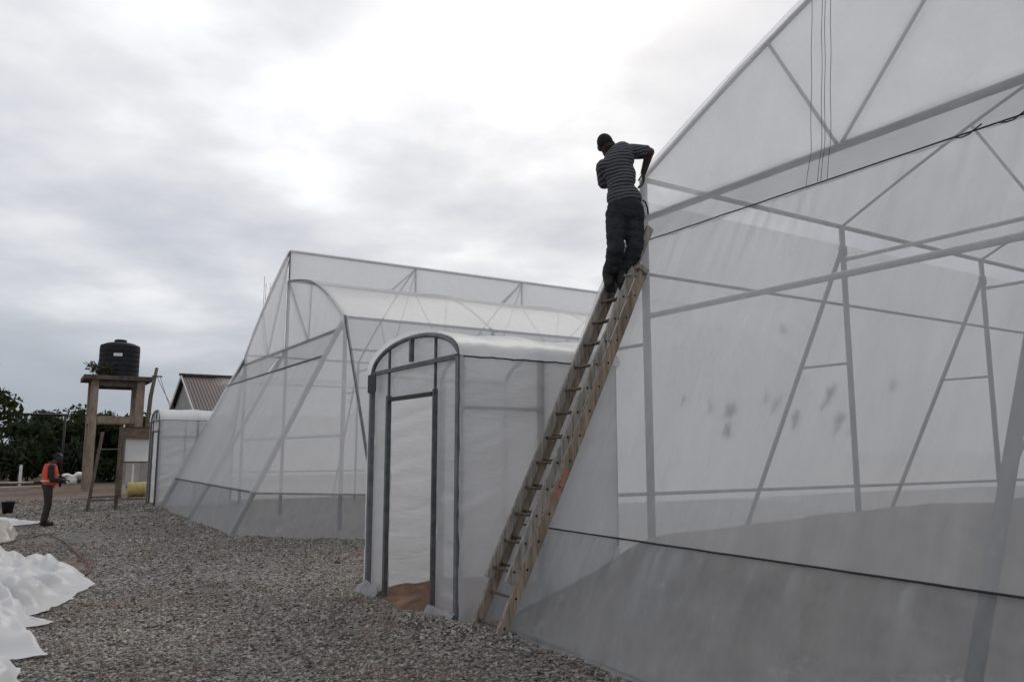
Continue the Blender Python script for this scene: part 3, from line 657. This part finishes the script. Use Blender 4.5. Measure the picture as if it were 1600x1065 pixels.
mb = MB()
Mh = head(mb, J['head'], (0.6, 0.8, -0.30), (-0.3, 0.2, 1), 1.12)
capsule(mb, J['neck']-Vector((0, 0, 0.05)), 0.058, J['head']+Vector((0, -0.01, -0.03)), 0.055)
capsule(mb, J['chest'], 0.10, J['pelv'], 0.10); capsule(mb, J['shL'], 0.05, J['shR'], 0.05); capsule(mb, J['chest'], 0.09, J['neck'], 0.055)
for s in 'RL':
    capsule(mb, J['sh'+s], 0.062, J['el'+s], 0.056); capsule(mb, J['el'+s], 0.054, J['wr'+s], 0.036)
    capsule(mb, J['hip'+s], 0.07, J['knee'+s], 0.05); capsule(mb, J['knee'+s], 0.045, J['ank'+s], 0.035)
hand(mb, J['wrR'], (0.28, 0.40, -0.72), (0.75, -0.5, 0.1), -1, 0.4, 1.12)
hand(mb, J['wrL'], (0.85, 0.1, 0.2), (-0.2, 0.2, 0.9), 1, 0.8)
blob('body', mb, SKIN, P1, 0.0075, 3)
mb = MB(); M_ = Mh; c = J['head']
ellip(mb, c+M_ @ Vector((0, -0.024, 0.034)), (0.094, 0.106, 0.112), M_)
blob('hair', mb, HAIR, P1, 0.008, 3)
mb = MB()      # shirt
UP = (J['neck']-J['pelv']).normalized(); RT = (J['shR']-J['shL']).normalized(); FW = UP.cross(RT).normalized()
Mt = Matrix((RT, FW, UP)).transposed()
ellip(mb, J['chest']+Vector((0.0, 0.0, 0.04)), (0.235, 0.15, 0.235), Mt); ellip(mb, lerp(J['chest'], J['waist'], 0.55), (0.208, 0.145, 0.23), Mt); ellip(mb, J['waist']+Vector((0, 0, -0.07)), (0.202, 0.15, 0.18), Matrix((Vector((0.9, -0.42, 0)), Vector((0.42, 0.9, 0)), Vector((0, 0, 1)))).transposed())
capsule(mb, J['shL'], 0.098, lerp(J['shL'], J['elL'], 0.8), 0.088); capsule(mb, J['shR'], 0.090, lerp(J['shR'], J['elR'], 0.75), 0.078)
capsule(mb, J['shL']*0.8+J['neck']*0.2, 0.08, J['shR']*0.8+J['neck']*0.2, 0.078); capsule(mb, J['chest'], 0.11, lerp(J['chest'], J['neck'], 0.8), 0.07)
blob('shirt', mb, STRIPE, P1, 0.011, 6, lambda p: 0.012*nz(p.x*7+p.z*6, p.y*7, p.z*9)+0.008*abs(nz(p.x*14-p.z*12, p.y*14, p.z*20)))
mb = MB()      # trousers
Mp = Matrix((Vector((0.9, -0.42, 0)), Vector((0.42, 0.9, 0)), Vector((0, 0, 1)))).transposed()
ellip(mb, J['pelv']+Vector((0, 0, 0.0)), (0.213, 0.165, 0.185), Mp)
for s in 'RL':
    capsule(mb, J['hip'+s]+Vector((0, 0, 0.02)), 0.126, lerp(J['hip'+s], J['knee'+s], 0.6), 0.104); capsule(mb, lerp(J['hip'+s], J['knee'+s], 0.6), 0.104, J['knee'+s], 0.096)
    capsule(mb, J['knee'+s], 0.096, lerp(J['knee'+s], J['ank'+s], 0.5), 0.088); capsule(mb, lerp(J['knee'+s], J['ank'+s], 0.5), 0.088, J['ank'+s]+Vector((0, 0, 0.13)), 0.08)
tr_ = blob('trousers', mb, TROU, P1, 0.011, 4, lambda p: 0.014*nz(p.x*6, p.y*6, p.z*14)+0.012*abs(nz(p.x*9+p.z*9, p.y*9, p.z*22)))
curve_pole('strap', [tuple(J['pelv']+Vector(v)) for v in ((0.19, -0.08, 0.14), (0.225, -0.09, 0.12), (0.25, -0.095, 0.05), (0.255, -0.10, -0.02))], 0.010, BOOT, tr_)
boot('boot', J['ankR'], J['toeR'], BOOT, P1, 0.09, 1.3); boot('boot', J['ankL'], J['toeL'], BOOT, P1, 0.09, 1.3)

# --- the person in the vest, head bowed, facing +X
B = Vector((0.60, 21.7, gz(0.6, 21.7)+0.02))
P2 = empty('person', B, 'person in orange high-visibility vest with bowed head standing on the gravel yard', 'person')
q = lambda x, y, z: B+Vector((x, y, z))         # x forward, y to the left
mb = MB(); head(mb, q(0.16, 0, 1.56), (0.75, -0.1, -0.66), (0.66, 0, 0.75)); capsule(mb, q(0.05, 0, 1.42), 0.055, q(0.13, 0, 1.52), 0.055)
capsule(mb, q(0, 0, 0.95), 0.11, q(0.03, 0, 1.30), 0.12); capsule(mb, q(0.03, 0.16, 1.38), 0.05, q(0.03, -0.16, 1.38), 0.05)
for s in (1, -1):
    capsule(mb, q(0.03, 0.19*s, 1.36), 0.05, q(0.05, 0.23*s, 1.08), 0.042); capsule(mb, q(0.05, 0.23*s, 1.08), 0.04, q(0.29, 0.13*s, 1.05), 0.028)
    hand(mb, q(0.29, 0.13*s, 1.05), (0.95, -0.3*s, 0.05), (0, s*-0.2, 1), s, 0.6); capsule(mb, q(0, 0.09*s, 0.9), 0.07, q(0.03, 0.10*s, 0.5), 0.05); capsule(mb, q(0.03, 0.10*s, 0.5), 0.045, q(-0.03, 0.1*s, 0.09), 0.035)
blob('body', mb, SKIN, P2, 0.010, 3)
mb = MB(); ellip(mb, q(0.145, 0, 1.60), (0.098, 0.084, 0.092)); blob('cap', mb, HAIR, P2, 0.012, 3)
mb = MB(); ellip(mb, q(0.02, 0, 1.20), (0.135, 0.19, 0.30)); capsule(mb, q(0.03, 0.17, 1.37), 0.07, q(0.03, -0.17, 1.37), 0.07); capsule(mb, q(0.04, 0, 1.38), 0.075, q(0.07, 0, 1.44), 0.065)
for s in (1, -1): capsule(mb, q(0.03, 0.19*s, 1.36), 0.075, q(0.05, 0.23*s, 1.08), 0.06); capsule(mb, q(0.05, 0.23*s, 1.08), 0.06, q(0.26, 0.14*s, 1.05), 0.045)
blob('jacket', mb, DKCLOTH, P2, 0.014, 4)
mb = MB()
ellip(mb, q(0.02, 0, 1.16), (0.172, 0.215, 0.37))
vs = blob('vest', mb, VEST, P2, 0.014, 4, lambda p: 0.008*nz(p.x*9, p.y*9, p.z*9))
bm = bmesh.new(); bm.from_mesh(vs.data)      # cut arm holes, neck and hem
kill = [v for v in bm.verts if v.co.z < 0.84 or v.co.z > 1.45 or (v.co.z > 1.10 and abs(v.co.y) > 0.16 and -0.03 < v.co.x < 0.10)]
bmesh.ops.delete(bm, geom=kill, context='VERTS'); bm.to_mesh(vs.data); bm.free()
for s in (1, -1):
    MB().ring_tube([q(0.02+0.168*math.cos(a), 0.211*math.sin(a), 1.04) for a in [2*math.pi*i/24 for i in range(25)]], 0.02, 6, False).build('reflective_strip', VSTR, vs, smooth=True) if s == 1 else None
mb = MB(); ellip(mb, q(0, 0, 0.93), (0.14, 0.175, 0.14))
for s in (1, -1): capsule(mb, q(0, 0.09*s, 0.9), 0.105, q(0.03, 0.10*s, 0.5), 0.08); capsule(mb, q(0.03, 0.10*s, 0.5), 0.08, q(-0.03, 0.10*s, 0.14), 0.075)
blob('trousers', mb, BRTROU, P2, 0.014, 4, lambda p: 0.008*nz(p.x*6, p.y*6, p.z*12))
for s in (1, -1): boot('boot', q(-0.03, 0.1*s, 0.08), q(0.1, 0.11*s, 0.02), BOOT, P2, 0.1)

# ------------------------------------------------------------------ water tower, tank, utility pole
T = empty('tank_stand', (3.55, 40.8, 0), 'tall concrete stand of four pillars carrying the black water tank', 'tank stand')
for x in (2.62, 4.5):
    for y in (39.9, 41.8): MB().box((x, y, 2.4), (0.15 if x < 3 else 0.17, 0.15, 2.55)).build('pillar', CONC, T)
for y in (39.9, 41.8): MB().box((3.56, y, 3.15), (0.76, 0.13, 0.16)).build('tie_beam', CONC, T)
for x in (2.62, 4.5): MB().box((x, 40.85, 3.15), (0.13, 0.77, 0.16)).build('tie_beam', CONC, T)
for y in (39.9, 41.8): MB().box((3.56, y, 4.80), (0.76, 0.15, 0.14)).build('tie_beam', CONCD, T)
MB().box((3.56, 40.85, 5.04), (1.42, 1.35, 0.095)).build('platform_slab', CONCD, T)
mb = MB(); prof = [(0.86, 0.0)]; 
for i in range(6): z = 0.06+i*0.225; prof += [(0.865, z), (0.865, z+0.15), (0.857, z+0.17), (0.857, z+0.20)]
prof += [(0.86, 1.44), (0.83, 1.52), (0.60, 1.62), (0.30, 1.68), (0.27, 1.69)]
TK = mb.lathe((3.62, 40.85, 5.137), prof, 40).build('water_tank', TANKM, None, (3.62, 40.85, 5.137), True); tag(TK, 'black ribbed plastic water tank on top of the concrete stand', 'water tank')
MB().lathe((3.62, 40.85, 5.137+1.685), [(0.27, 0), (0.27, 0.09), (0.22, 0.12)], 20).build('lid', TANKM, TK)
mb = MB(); 
pts_ = []
for i in range(7):
    a = R(248+i*4); pts_.append((3.62+0.872*math.cos(a), 40.85+0.872*math.sin(a)))
for (x, y) in pts_: mb.V += [(x, y, 6.08), (x, y, 6.22)]
mb.F = [(2*i, 2*i+2, 2*i+3, 2*i+1) for i in range(6)]; mb.build('white_sticker', WHITE, TK)
UPL = empty('utility_pole', (4.9, 39.2, 0), 'rough dark timber pole beside the tank stand with two slack wires', 'pole')
curve_pole('shaft', [(4.75, 39.2, -0.2), (4.78, 39.2, 2.5), (4.86, 39.2, 4.2), (5.05, 39.2, 5.55)], [0.11, 0.10, 0.09, 0.07], WOOD, UPL)
pole('crosspiece', (4.85, 39.15, 5.15), (5.3, 39.15, 5.15), 0.035, WOOD, UPL)
for dx, ex in ((0.06, 6.3), (0.2, 5.9)):
    pts_ = [tuple(lerp((5.0+dx, 39.15, 5.15), (ex, 36.0, 2.6), t/10)+Vector((0, 0, -0.35*math.sin(math.pi*t/10)))) for t in range(11)]
    curve_pole('wire', pts_, 0.012, BLACK, UPL, 5)
# weeds growing on the slab
def leaf_cloud(mb, c, rad, n, size, flat=1.0):
    for q in range(n):
        d = Vector(rng.normal(size=3)); d = d.normalized()*(rng.random()**0.45); p = Vector(c)+Vector((d.x*rad[0], d.y*rad[1], d.z*rad[2]))
        a = Vector(rng.normal(size=3)).normalized(); b_ = a.cross(Vector(rng.normal(size=3))).normalized(); s = size*(0.6+0.8*rng.random()); i = len(mb.V)
        mb.V += [tuple(p-a*s), tuple(p+b_*s*0.42), tuple(p+a*s), tuple(p-b_*s*0.42)]; mb.F.append((i, i+1, i+2, i+3))
WD = empty('weed', (2.75, 39.85, 5.13), 'scrubby dry weed growing on the edge of the tank platform', 'weed')
mb = MB()
for i in range(9):
    a = rng.uniform(-0.6, 0.6); mb.ring_tube([(2.75, 39.85, 5.13), (2.75+a*0.6, 39.8, 5.5), (2.75+a*1.2, 39.78, 5.6+0.35*rng.random())], 0.014, 5)
mb.build('stem', BARK, WD); mb = MB(); leaf_cloud(mb, (2.78, 39.8, 5.45), (0.62, 0.3, 0.34), 380, 0.07); mb.build('foliage', DRYL, WD)

# dark trestle in front of the tower
TR = empty('trestle', (2.1, 26.1, 0), 'dark timber trestle frame standing on the gravel before the tank stand', 'trestle')
MB().bar((1.72, 25.9, -0.05), (2.0, 26.0, 2.3), 0.085, 0.085).build('leg', WOOD, TR); MB().bar((2.5, 26.3, -0.05), (2.52, 26.3, 2.45), 0.10, 0.10).build('leg', WOOD, TR)
MB().bar((1.78, 25.88, 0.42), (2.5, 26.23, 0.42), 0.04, 0.05, (0, 0, 1)).build('rail', WOOD, TR); MB().bar((1.77, 25.9, 0.33), (3.35, 26.5, 0.30), 0.035, 0.04, (0, 0, 1)).build('rail', WOOD, TR); MB().bar((1.94, 25.93, 1.80), (2.5, 26.25, 1.80), 0.03, 0.03, (0, 0, 1)).build('rail', GALV, TR)
# film-walled timber shed
SH = empty('shed', (4.1, 34.0, 0), 'small open timber shed with brown roof board and film panels', 'shed')
for x, y in ((3.3, 33.6), (4.75, 33.6), (3.45, 35.1), (4.9, 35.1)): MB().box((x, y, 1.28), (0.05, 0.05, 1.35)).build('post', WOOD if x > 3.4 else BROWNW, SH)
sheet('roof_board', lambda u, v: (3.2+1.75*u, 33.45+1.85*v, 2.66-0.0*v), 6, 6, BROWNW, SH)
MB().box((4.07, 33.53, 2.42), (0.78, 0.025, 0.22)).build('fascia_board', BROWNW, SH)
MB().bar((3.28, 33.3, 2.70), (3.28, 34.2, 2.35), 0.05, 0.08, (1, 0, 0)).build('rafter', WHITE, SH)
sheet('film_panel', lambda u, v: (3.4+1.3*u, 33.6, 1.35+0.85*v), 14, 10, SHEET, SH, lambda u, v, p: 0.03*nz(p.x*3, p.z*3)); sheet('film_panel', lambda u, v: (3.45+1.35*u, 35.05, 0.1+2.1*v), 14, 14, FILM_SKIRT, SH, lambda u, v, p: 0.03*nz(p.x*3, p.z*3))
MB().box((4.05, 33.62, 1.32), (0.68, 0.03, 0.03)).build('rail', WOOD, SH); MB().box((3.72, 33.66, 0.66), (0.03, 0.03, 0.66)).build('stud', WHITE, SH)
DR = empty('drum', (4.1, 33.2, 0.03), 'dirty yellow drum lying on its side in front of the timber shed', 'drum')
mb = MB(); prof = [(0.20, -0.60), (0.27, -0.58), (0.285, -0.50), (0.27, -0.46), (0.275, -0.1), (0.29, -0.06), (0.275, -0.02), (0.272, 0.4), (0.285, 0.45), (0.27, 0.54), (0.2, 0.56)]
tmp = MB().lathe((0, 0, 0), prof, 24); mb.F = tmp.F; mb.V = [(4.1+v[2], 33.2+v[1], 0.30+v[0]) for v in tmp.V]; mb.build('barrel', YEL, DR, smooth=True)
MB().ring_tube([(3.50, 33.2, 0.40), (3.47, 33.2, 0.40)], 0.04, 10).build('bung', BUCK, DR)

# ------------------------------------------------------------------ house, mast, gantry
H = empty('house', (8.4, 52, 0), 'grey gabled house with rusty sheet roof behind the small porch', 'house')
hx0, hx1, hy0, hy1, ze, zr = 8.4, 19.0, 47.2, 56.8, 3.95, 6.35; hm = 52.0
obj('wall', [(hx0, hy0, -0.1), (hx0, hy1, -0.1), (hx0, hy1, ze), (hx0, hm, zr), (hx0, hy0, ze)], [(0, 1, 2, 3, 4)], WALLM, H)
obj('wall', [(hx0, hy0, -0.1), (hx1, hy0, -0.1), (hx1, hy0, ze), (hx0, hy0, ze)], [(0, 1, 2, 3)], WALLM, H); obj('wall', [(hx0, hy1, -0.1), (hx1, hy1, -0.1), (hx1, hy1, ze), (hx0, hy1, ze)], [(3, 2, 1, 0)], WALLM, H)
obj('wall', [(hx1, hy0, -0.1), (hx1, hy1, -0.1), (hx1, hy1, ze), (hx1, hm, zr), (hx1, hy0, ze)], [(4, 3, 2, 1, 0)], WALLM, H)
def slope_roof(y0):      # corrugated sheet
    V = []; n = 220
    for i in range(n+1):
        x = hx0-0.25+(hx1-hx0+0.5)*i/n; dz = 0.009*math.sin(i*1.7)
        ye = y0+(0.35 if y0 > hm else -0.35); V += [(x, hm, zr+0.05+dz), (x, ye, ze-0.12+dz)]
    F = [(2*i, 2*i+1, 2*i+3, 2*i+2) for i in range(n)]; return obj('roof_slope', V, F, RUST, H)
slope_roof(hy0); slope_roof(hy1)
MB().box(((hx0+hx1)/2, hm, zr+0.11), (5.7, 0.16, 0.06)).build('ridge_cap', CONCD, H)
MB().bar((hx0-0.3, hy0-0.36, ze-0.12), (hx0-0.3, hm, zr+0.04), 0.03, 0.16, (1, 0, 0)).build('barge_board', WHITE, H); MB().bar((hx0-0.3, hy1+0.36, ze-0.12), (hx0-0.3, hm, zr+0.04), 0.03, 0.16, (1, 0, 0)).build('barge_board', WHITE, H)
for j in range(16): MB().box((hx0-0.02, hy0+0.3+j*0.6, 2.0+0.0), (0.012, 0.02, 1.95)).build('cladding_rib', WALLM, H)
MS = empty('antenna_mast', (30.3, 120.0, 0), 'thin distant lattice antenna mast rising behind the complete greenhouse', 'mast')
for dx, dy in ((-0.45, 0), (0.45, 0), (0, 0.7)): pole('leg', (30.3+dx, 120+dy, 0), (30.3+dx, 120+dy, 28.3 if dx < 0 else 27.4), 0.032, DGALV, MS)
for i in range(27): pole('lattice_bar', (29.85 if i % 2 else 30.75, 120, i+0.2), (30.75 if i % 2 else 29.85, 120, i+1.0), 0.012, DGALV, MS)
GT = empty('pipe_frame', (1.75, 45, 0), 'thin black pipe frame crossing before the dark trees', 'frame')
pole('post', (1.75, 45, -0.1), (1.75, 45, 3.55), 0.06, BLACK, GT); pole('post', (-6.0, 45, -0.1), (-6.0, 45, 3.55), 0.06, BLACK, GT); pole('crossbar', (-6.05, 45, 3.52), (1.86, 45, 3.52), 0.06, BLACK, GT)

# ------------------------------------------------------------------ trees
def tree(label, x, y, h, rx, rz, n, size, mat, trunk_h=None, r=0.16, group='trees beyond the yard', lean=0.0):
    t = empty('tree', (x, y, 0), label, 'tree', group); th = trunk_h or h*0.35; mb = MB(); lb = MB()
    cz = h-rz; top = Vector((x+lean, y, cz))
    mb.ring_tube([(x, y, -0.2), (x+lean*0.3+rng.normal(0, .08), y, th*0.6), (x+lean*0.7, y+rng.normal(0, .08), th), tuple(top)], [r*1.2, r, r*0.8, r*0.35], 8)
    nc = 12
    for k in range(nc):
        a = 2*math.pi*(k+rng.random())/nc*1.618*2; el = rng.uniform(-0.75, 0.95); rr = math.sqrt(max(0.05, 1-el*el))*rng.uniform(0.5, 0.95)
        c = Vector((x+lean+rx*rr*math.cos(a), y+rx*rr*math.sin(a), cz+rz*el*0.8))
        s0 = lerp((x+lean*0.7, y, th), top, rng.random()*0.7); mid = lerp(s0, c, 0.5)+Vector((rng.normal(0, .1), rng.normal(0, .1), 0.1*rz))
        mb.ring_tube([tuple(s0), tuple(mid), tuple(c)], [r*0.45, r*0.28, r*0.08], 6)
        cr = rx*rng.uniform(0.28, 0.5); leaf_cloud(lb, c, (cr, cr, cr*0.75), n//nc, size)
    mb.build('trunk', BARK, t, smooth=True); lb.build('crown', mat, t); return t
rng = np.random.default_rng(21)
tree('leafy tree at the edge of the yard, crown taller than the tree line', -2.5, 30.0, 7.4, 2.0, 3.2, 4600, 0.13, LEAF[1], 1.8, 0.17, None)
LBL = ['dark round-crowned tree in the tree line behind the yard', 'loose open-crowned tree in the tree line behind the yard', 'grey-green bushy tree in the tree line behind the yard']
spots = [(-5.5, 56, 4.8, 0), (-3.2, 52, 4.0, 0), (-1.2, 58, 4.3, 2), (-0.2, 51, 3.6, 0), (1.4, 54, 4.2, 0), (2.6, 60, 5.6, 1), (3.4, 53, 4.4, 0), (4.9, 57, 5.0, 1), (5.4, 52, 4.2, 0), (6.9, 58, 4.6, 0), (7.4, 66, 4.8, 2), (9.5, 66, 5.0, 0), (-8, 60, 5.2, 1), (12.5, 70, 5.2, 0), (0.8, 64, 5.2, 2), (3.9, 66, 5.8, 1), (-4.2, 66, 5.4, 2), (16, 74, 5.5, 0), (20, 76, 5.2, 2), (25, 78, 5.6, 0), (30, 80, 5.4, 2)]
for x, y, h, k in spots:
    h *= 0.9
    tree(LBL[k], x, y, h, (2.0, 1.7, 1.9)[k], h*0.47 if k != 1 else h*0.40, (2400, 800, 2000)[k], (0.20, 0.15, 0.18)[k], LEAF[k if k != 1 else 1], h*0.28, 0.11)

for k in range(20):
    x = -7+17*k/19+rng.normal(0, .3); y = 47.5+rng.uniform(-0.5, 6)
    if 1.9 < x < 5.6: y += 2
    h = rng.uniform(1.5, 2.6); sb_ = empty('shrub', (x, y, 0), 'low dark shrub filling the foot of the tree line', 'shrub', 'shrubs under the tree line')
    mb = MB(); lb = MB()
    for q_ in range(5):
        c = Vector((x+rng.normal(0, .5), y+rng.normal(0, .3), h*rng.uniform(0.35, 0.75))); mb.ring_tube([(x, y, -0.1), tuple(lerp((x, y, 0), c, 0.6)+Vector((0, 0, .1))), tuple(c)], [0.04, 0.03, 0.012], 5)
        leaf_cloud(lb, c, (0.65, 0.5, h*0.36), 130, 0.15)
    mb.build('stem', BARK, sb_); lb.build('foliage', LEAF[(0, 2, 0)[k % 3]], sb_)

# ------------------------------------------------------------------ loose sheets, hose, bucket, odds and ends
def crumple(name, label, outline, hgt, seed, mat=SHEET, nr=70, cen=None, zoff=0.02):
    """a thrown-down sheet: ragged outline, folds of real height"""
    c = Vector(cen) if cen else sum((Vector(p) for p in outline), Vector((0, 0)))/len(outline)
    ol = []
    for i, p in enumerate(outline):
        a = Vector(p); b = Vector(outline[(i+1) % len(outline)]); m = max(1, int((b-a).length/0.06))
        for k in range(m):
            w_ = a+(b-a)*k/m; ol.append(w_+Vector((0.06*nz(w_.x*6, w_.y*6, seed), 0.06*nz(w_.x*6, w_.y*6, seed+3))))
    n = len(ol); V = []; F = []; wr_ = random.Random(int(seed*10)); waves = []
    for k in range(13):
        a = wr_.uniform(0, math.pi); fr = 0.45*1.22**k; waves.append((math.cos(a), math.sin(a), fr, wr_.random(), 0.42/(1+k*0.55)))
    for j in range(nr+1):
        t = j/nr
        for i in range(n):
            p = c+(ol[i]-c)*t; x, y = p
            wx = x+0.22*nz(x*0.8, y*0.8, seed+1); wy = y+0.22*nz(x*0.8, y*0.8, seed+6); fold = 0.0
            for (ca, sa, fr, ph, am) in waves:
                w_ = (wx*ca+wy*sa)*fr+ph; w_ -= math.floor(w_); fold += am*(abs(2*w_-1)-0.5)
            e = min(1.0, (1-t)*5.0); body = 1-t**3
            z = gz(x, y)+zoff+0.03*e+hgt*e*(0.42*body+0.9*fold+0.22*nz(x*0.7, y*0.7, seed+9))
            z = max(z, gz(x, y)+zoff+0.015*(1+nz(x*7, y*7, seed)))
            V.append((x, y, z))
    for j in range(nr):
        for i in range(n): a = j*n+i; b = j*n+(i+1) % n; F.append((a, b, b+n, a+n))
    o = obj(name, V, F, mat, None, (c.x, c.y, 0), True); tag(o, label, 'plastic sheet', 'film sheets thrown down on the gravel'); return o
big = [(0.30, 15.2), (0.69, 14.0), (0.74, 13.0), (0.86, 12.7), (0.97, 12.05), (0.62, 10.9), (0.30, 10.05), (0.14, 9.95), (0.40, 9.62), (0.36, 9.42), (0.10, 9.4), (0.14, 8.72), (0.25, 8.15), (0.34, 7.92), (0.16, 7.92), (-0.3, 8.0), (-1.2, 8.2), (-2.2, 9.2), (-2.8, 11), (-2.6, 13.4), (-1.6, 15.0), (-0.6, 15.6)]
crumple('plastic_sheet', 'largest crumpled heap of white film sheeting lying on the gravel', big, 0.62, 3.0, cen=(-0.9, 11.6))
crumple('plastic_sheet', 'small corner of white film sheeting lying beside the largest crumpled heap', [(-0.02, 7.82), (0.12, 7.55), (0.12, 7.1), (0.0, 6.6), (-0.6, 6.4), (-1.2, 6.9), (-1.1, 7.7), (-0.5, 7.9)], 0.22, 8.0, nr=18)
crumple('plastic_sheet', 'flat white film sheet lying by the boots of the person in the vest', [(-2.2, 22.2), (-0.3, 21.7), (0.35, 22.1), (0.62, 22.6), (0.4, 23.3), (-0.4, 23.5), (-2.2, 24.2)], 0.24, 5.0, nr=18)
crumple('plastic_sheet', 'dusty beige film bundle lying between the hose and the flat sheet', [(-1.3, 18.0), (-0.25, 17.7), (0.0, 18.3), (0.06, 19.6), (-0.05, 20.6), (-0.9, 20.9), (-1.6, 20.0)], 0.55, 12.0, film_mat('dusty_sheet_film', 0.04, 0.4, tint=(0.60, 0.54, 0.48), nscale=4, dirt=0.6), nr=18)
hp = [(-0.9, 17.2), (-0.16, 17.95), (0.2, 18.75), (0.61, 19.34), (0.83, 17.58), (0.91, 15.96), (0.98, 14.68), (1.0, 13.62), (0.93, 12.85), (0.7, 12.5)]
cp = []
for i in range(len(hp)-1):
    p0 = Vector(hp[max(i-1, 0)]); p1 = Vector(hp[i]); p2 = Vector(hp[i+1]); p3 = Vector(hp[min(i+2, len(hp)-1)])
    for k in range(8):
        t = k/8; q_ = 0.5*((2*p1)+(p2-p0)*t+(2*p0-5*p1+4*p2-p3)*t*t+(3*p1-p0-3*p2+p3)*t**3); cp.append((q_.x, q_.y, gz(q_.x, q_.y)+0.035))
hs = MB().ring_tube(cp, 0.013, 7).build('garden_hose', HOSE, None, (0.9, 15.9, 0), True); tag(hs, 'brown-red hose snaking over the gravel to the crumpled film', 'hose')
hp2 = [(0.62, 19.3), (0.35, 20.2), (-0.3, 20.9)]
BK = empty('bucket', (-0.2, 26.3, 0.0), 'black builder bucket standing on the gravel behind the flat sheet', 'bucket')
mb = MB().lathe((-0.2, 26.3, gz(-0.2, 26.3)+0.01), [(0.10, 0.02), (0.12, 0), (0.165, 0.30), (0.18, 0.30), (0.18, 0.325), (0.15, 0.325), (0.11, 0.03)], 22).build('pail', BUCK, BK, smooth=True)
curve_pole('handle', [(-0.2+0.175*math.cos(a), 26.3-0.05*math.sin(a), 0.32-0.10*math.sin(a)) for a in [math.pi*i/12 for i in range(13)]], 0.006, GALV, BK, 6)
wp = MB().bar((0.05, 44, -0.1), (0.05, 44, 1.05), 0.13, 0.13).box((0.05, 44, 1.07), (0.05, 0.05, 0.03)).build('marker_post', WHITE, None, (0.05, 44, 0)); tag(wp, 'short white post standing before the tree line', 'post')
for i, (x0, x1, y, z, lab) in enumerate(((-4, 1.0, 42.5, 0.12, 'long grey board lying nearest the red earth bank'), (-2.5, 0.6, 43.3, 0.30, 'pale board propped on the low earth bank'))):
    b_ = MB().bar((x0, y, z), (x1, y+0.2, z-0.02), 0.22, 0.05, (0, 1, 0.2)).build('timber_board', CONC, None, ((x0+x1)/2, y, 0)); tag(b_, lab, 'board')
V = []
for j in range(9):
    for i in range(61): x = -14+16*i/60; y = 40.6+3.2*j/8; V.append((x, y, -0.06+0.34*math.sin(math.pi*j/8)*min(1, (60-i)/14)*(0.8+0.4*nz(x*0.8, y*1.1, 3))))
eb = obj('earth_bank', V, [(j*61+i, j*61+i+1, (j+1)*61+i+1, (j+1)*61+i) for j in range(8) for i in range(60)], simple('red_brown_earth', (0.075, 0.05, 0.038), (0.13, 0.088, 0.066), 2.5, 0.95, 0, 0.6), smooth=True); eb['kind'] = 'structure'
bag = MB()
ellip(bag, (2.15, 43.2, 0.36), (0.24, 0.22, 0.26)); ellip(bag, (1.90, 43.2, 0.58), (0.2, 0.18, 0.11)); ellip(bag, (2.42, 43.25, 0.60), (0.22, 0.18, 0.13))
bo = blob('white_sack', bag, WHITE, None, 0.04, 2, lambda p: 0.05*nz(p.x*5, p.y*5, p.z*5)); tag(bo, 'crumpled white sack lying by the tree line near the tank stand', 'sack')
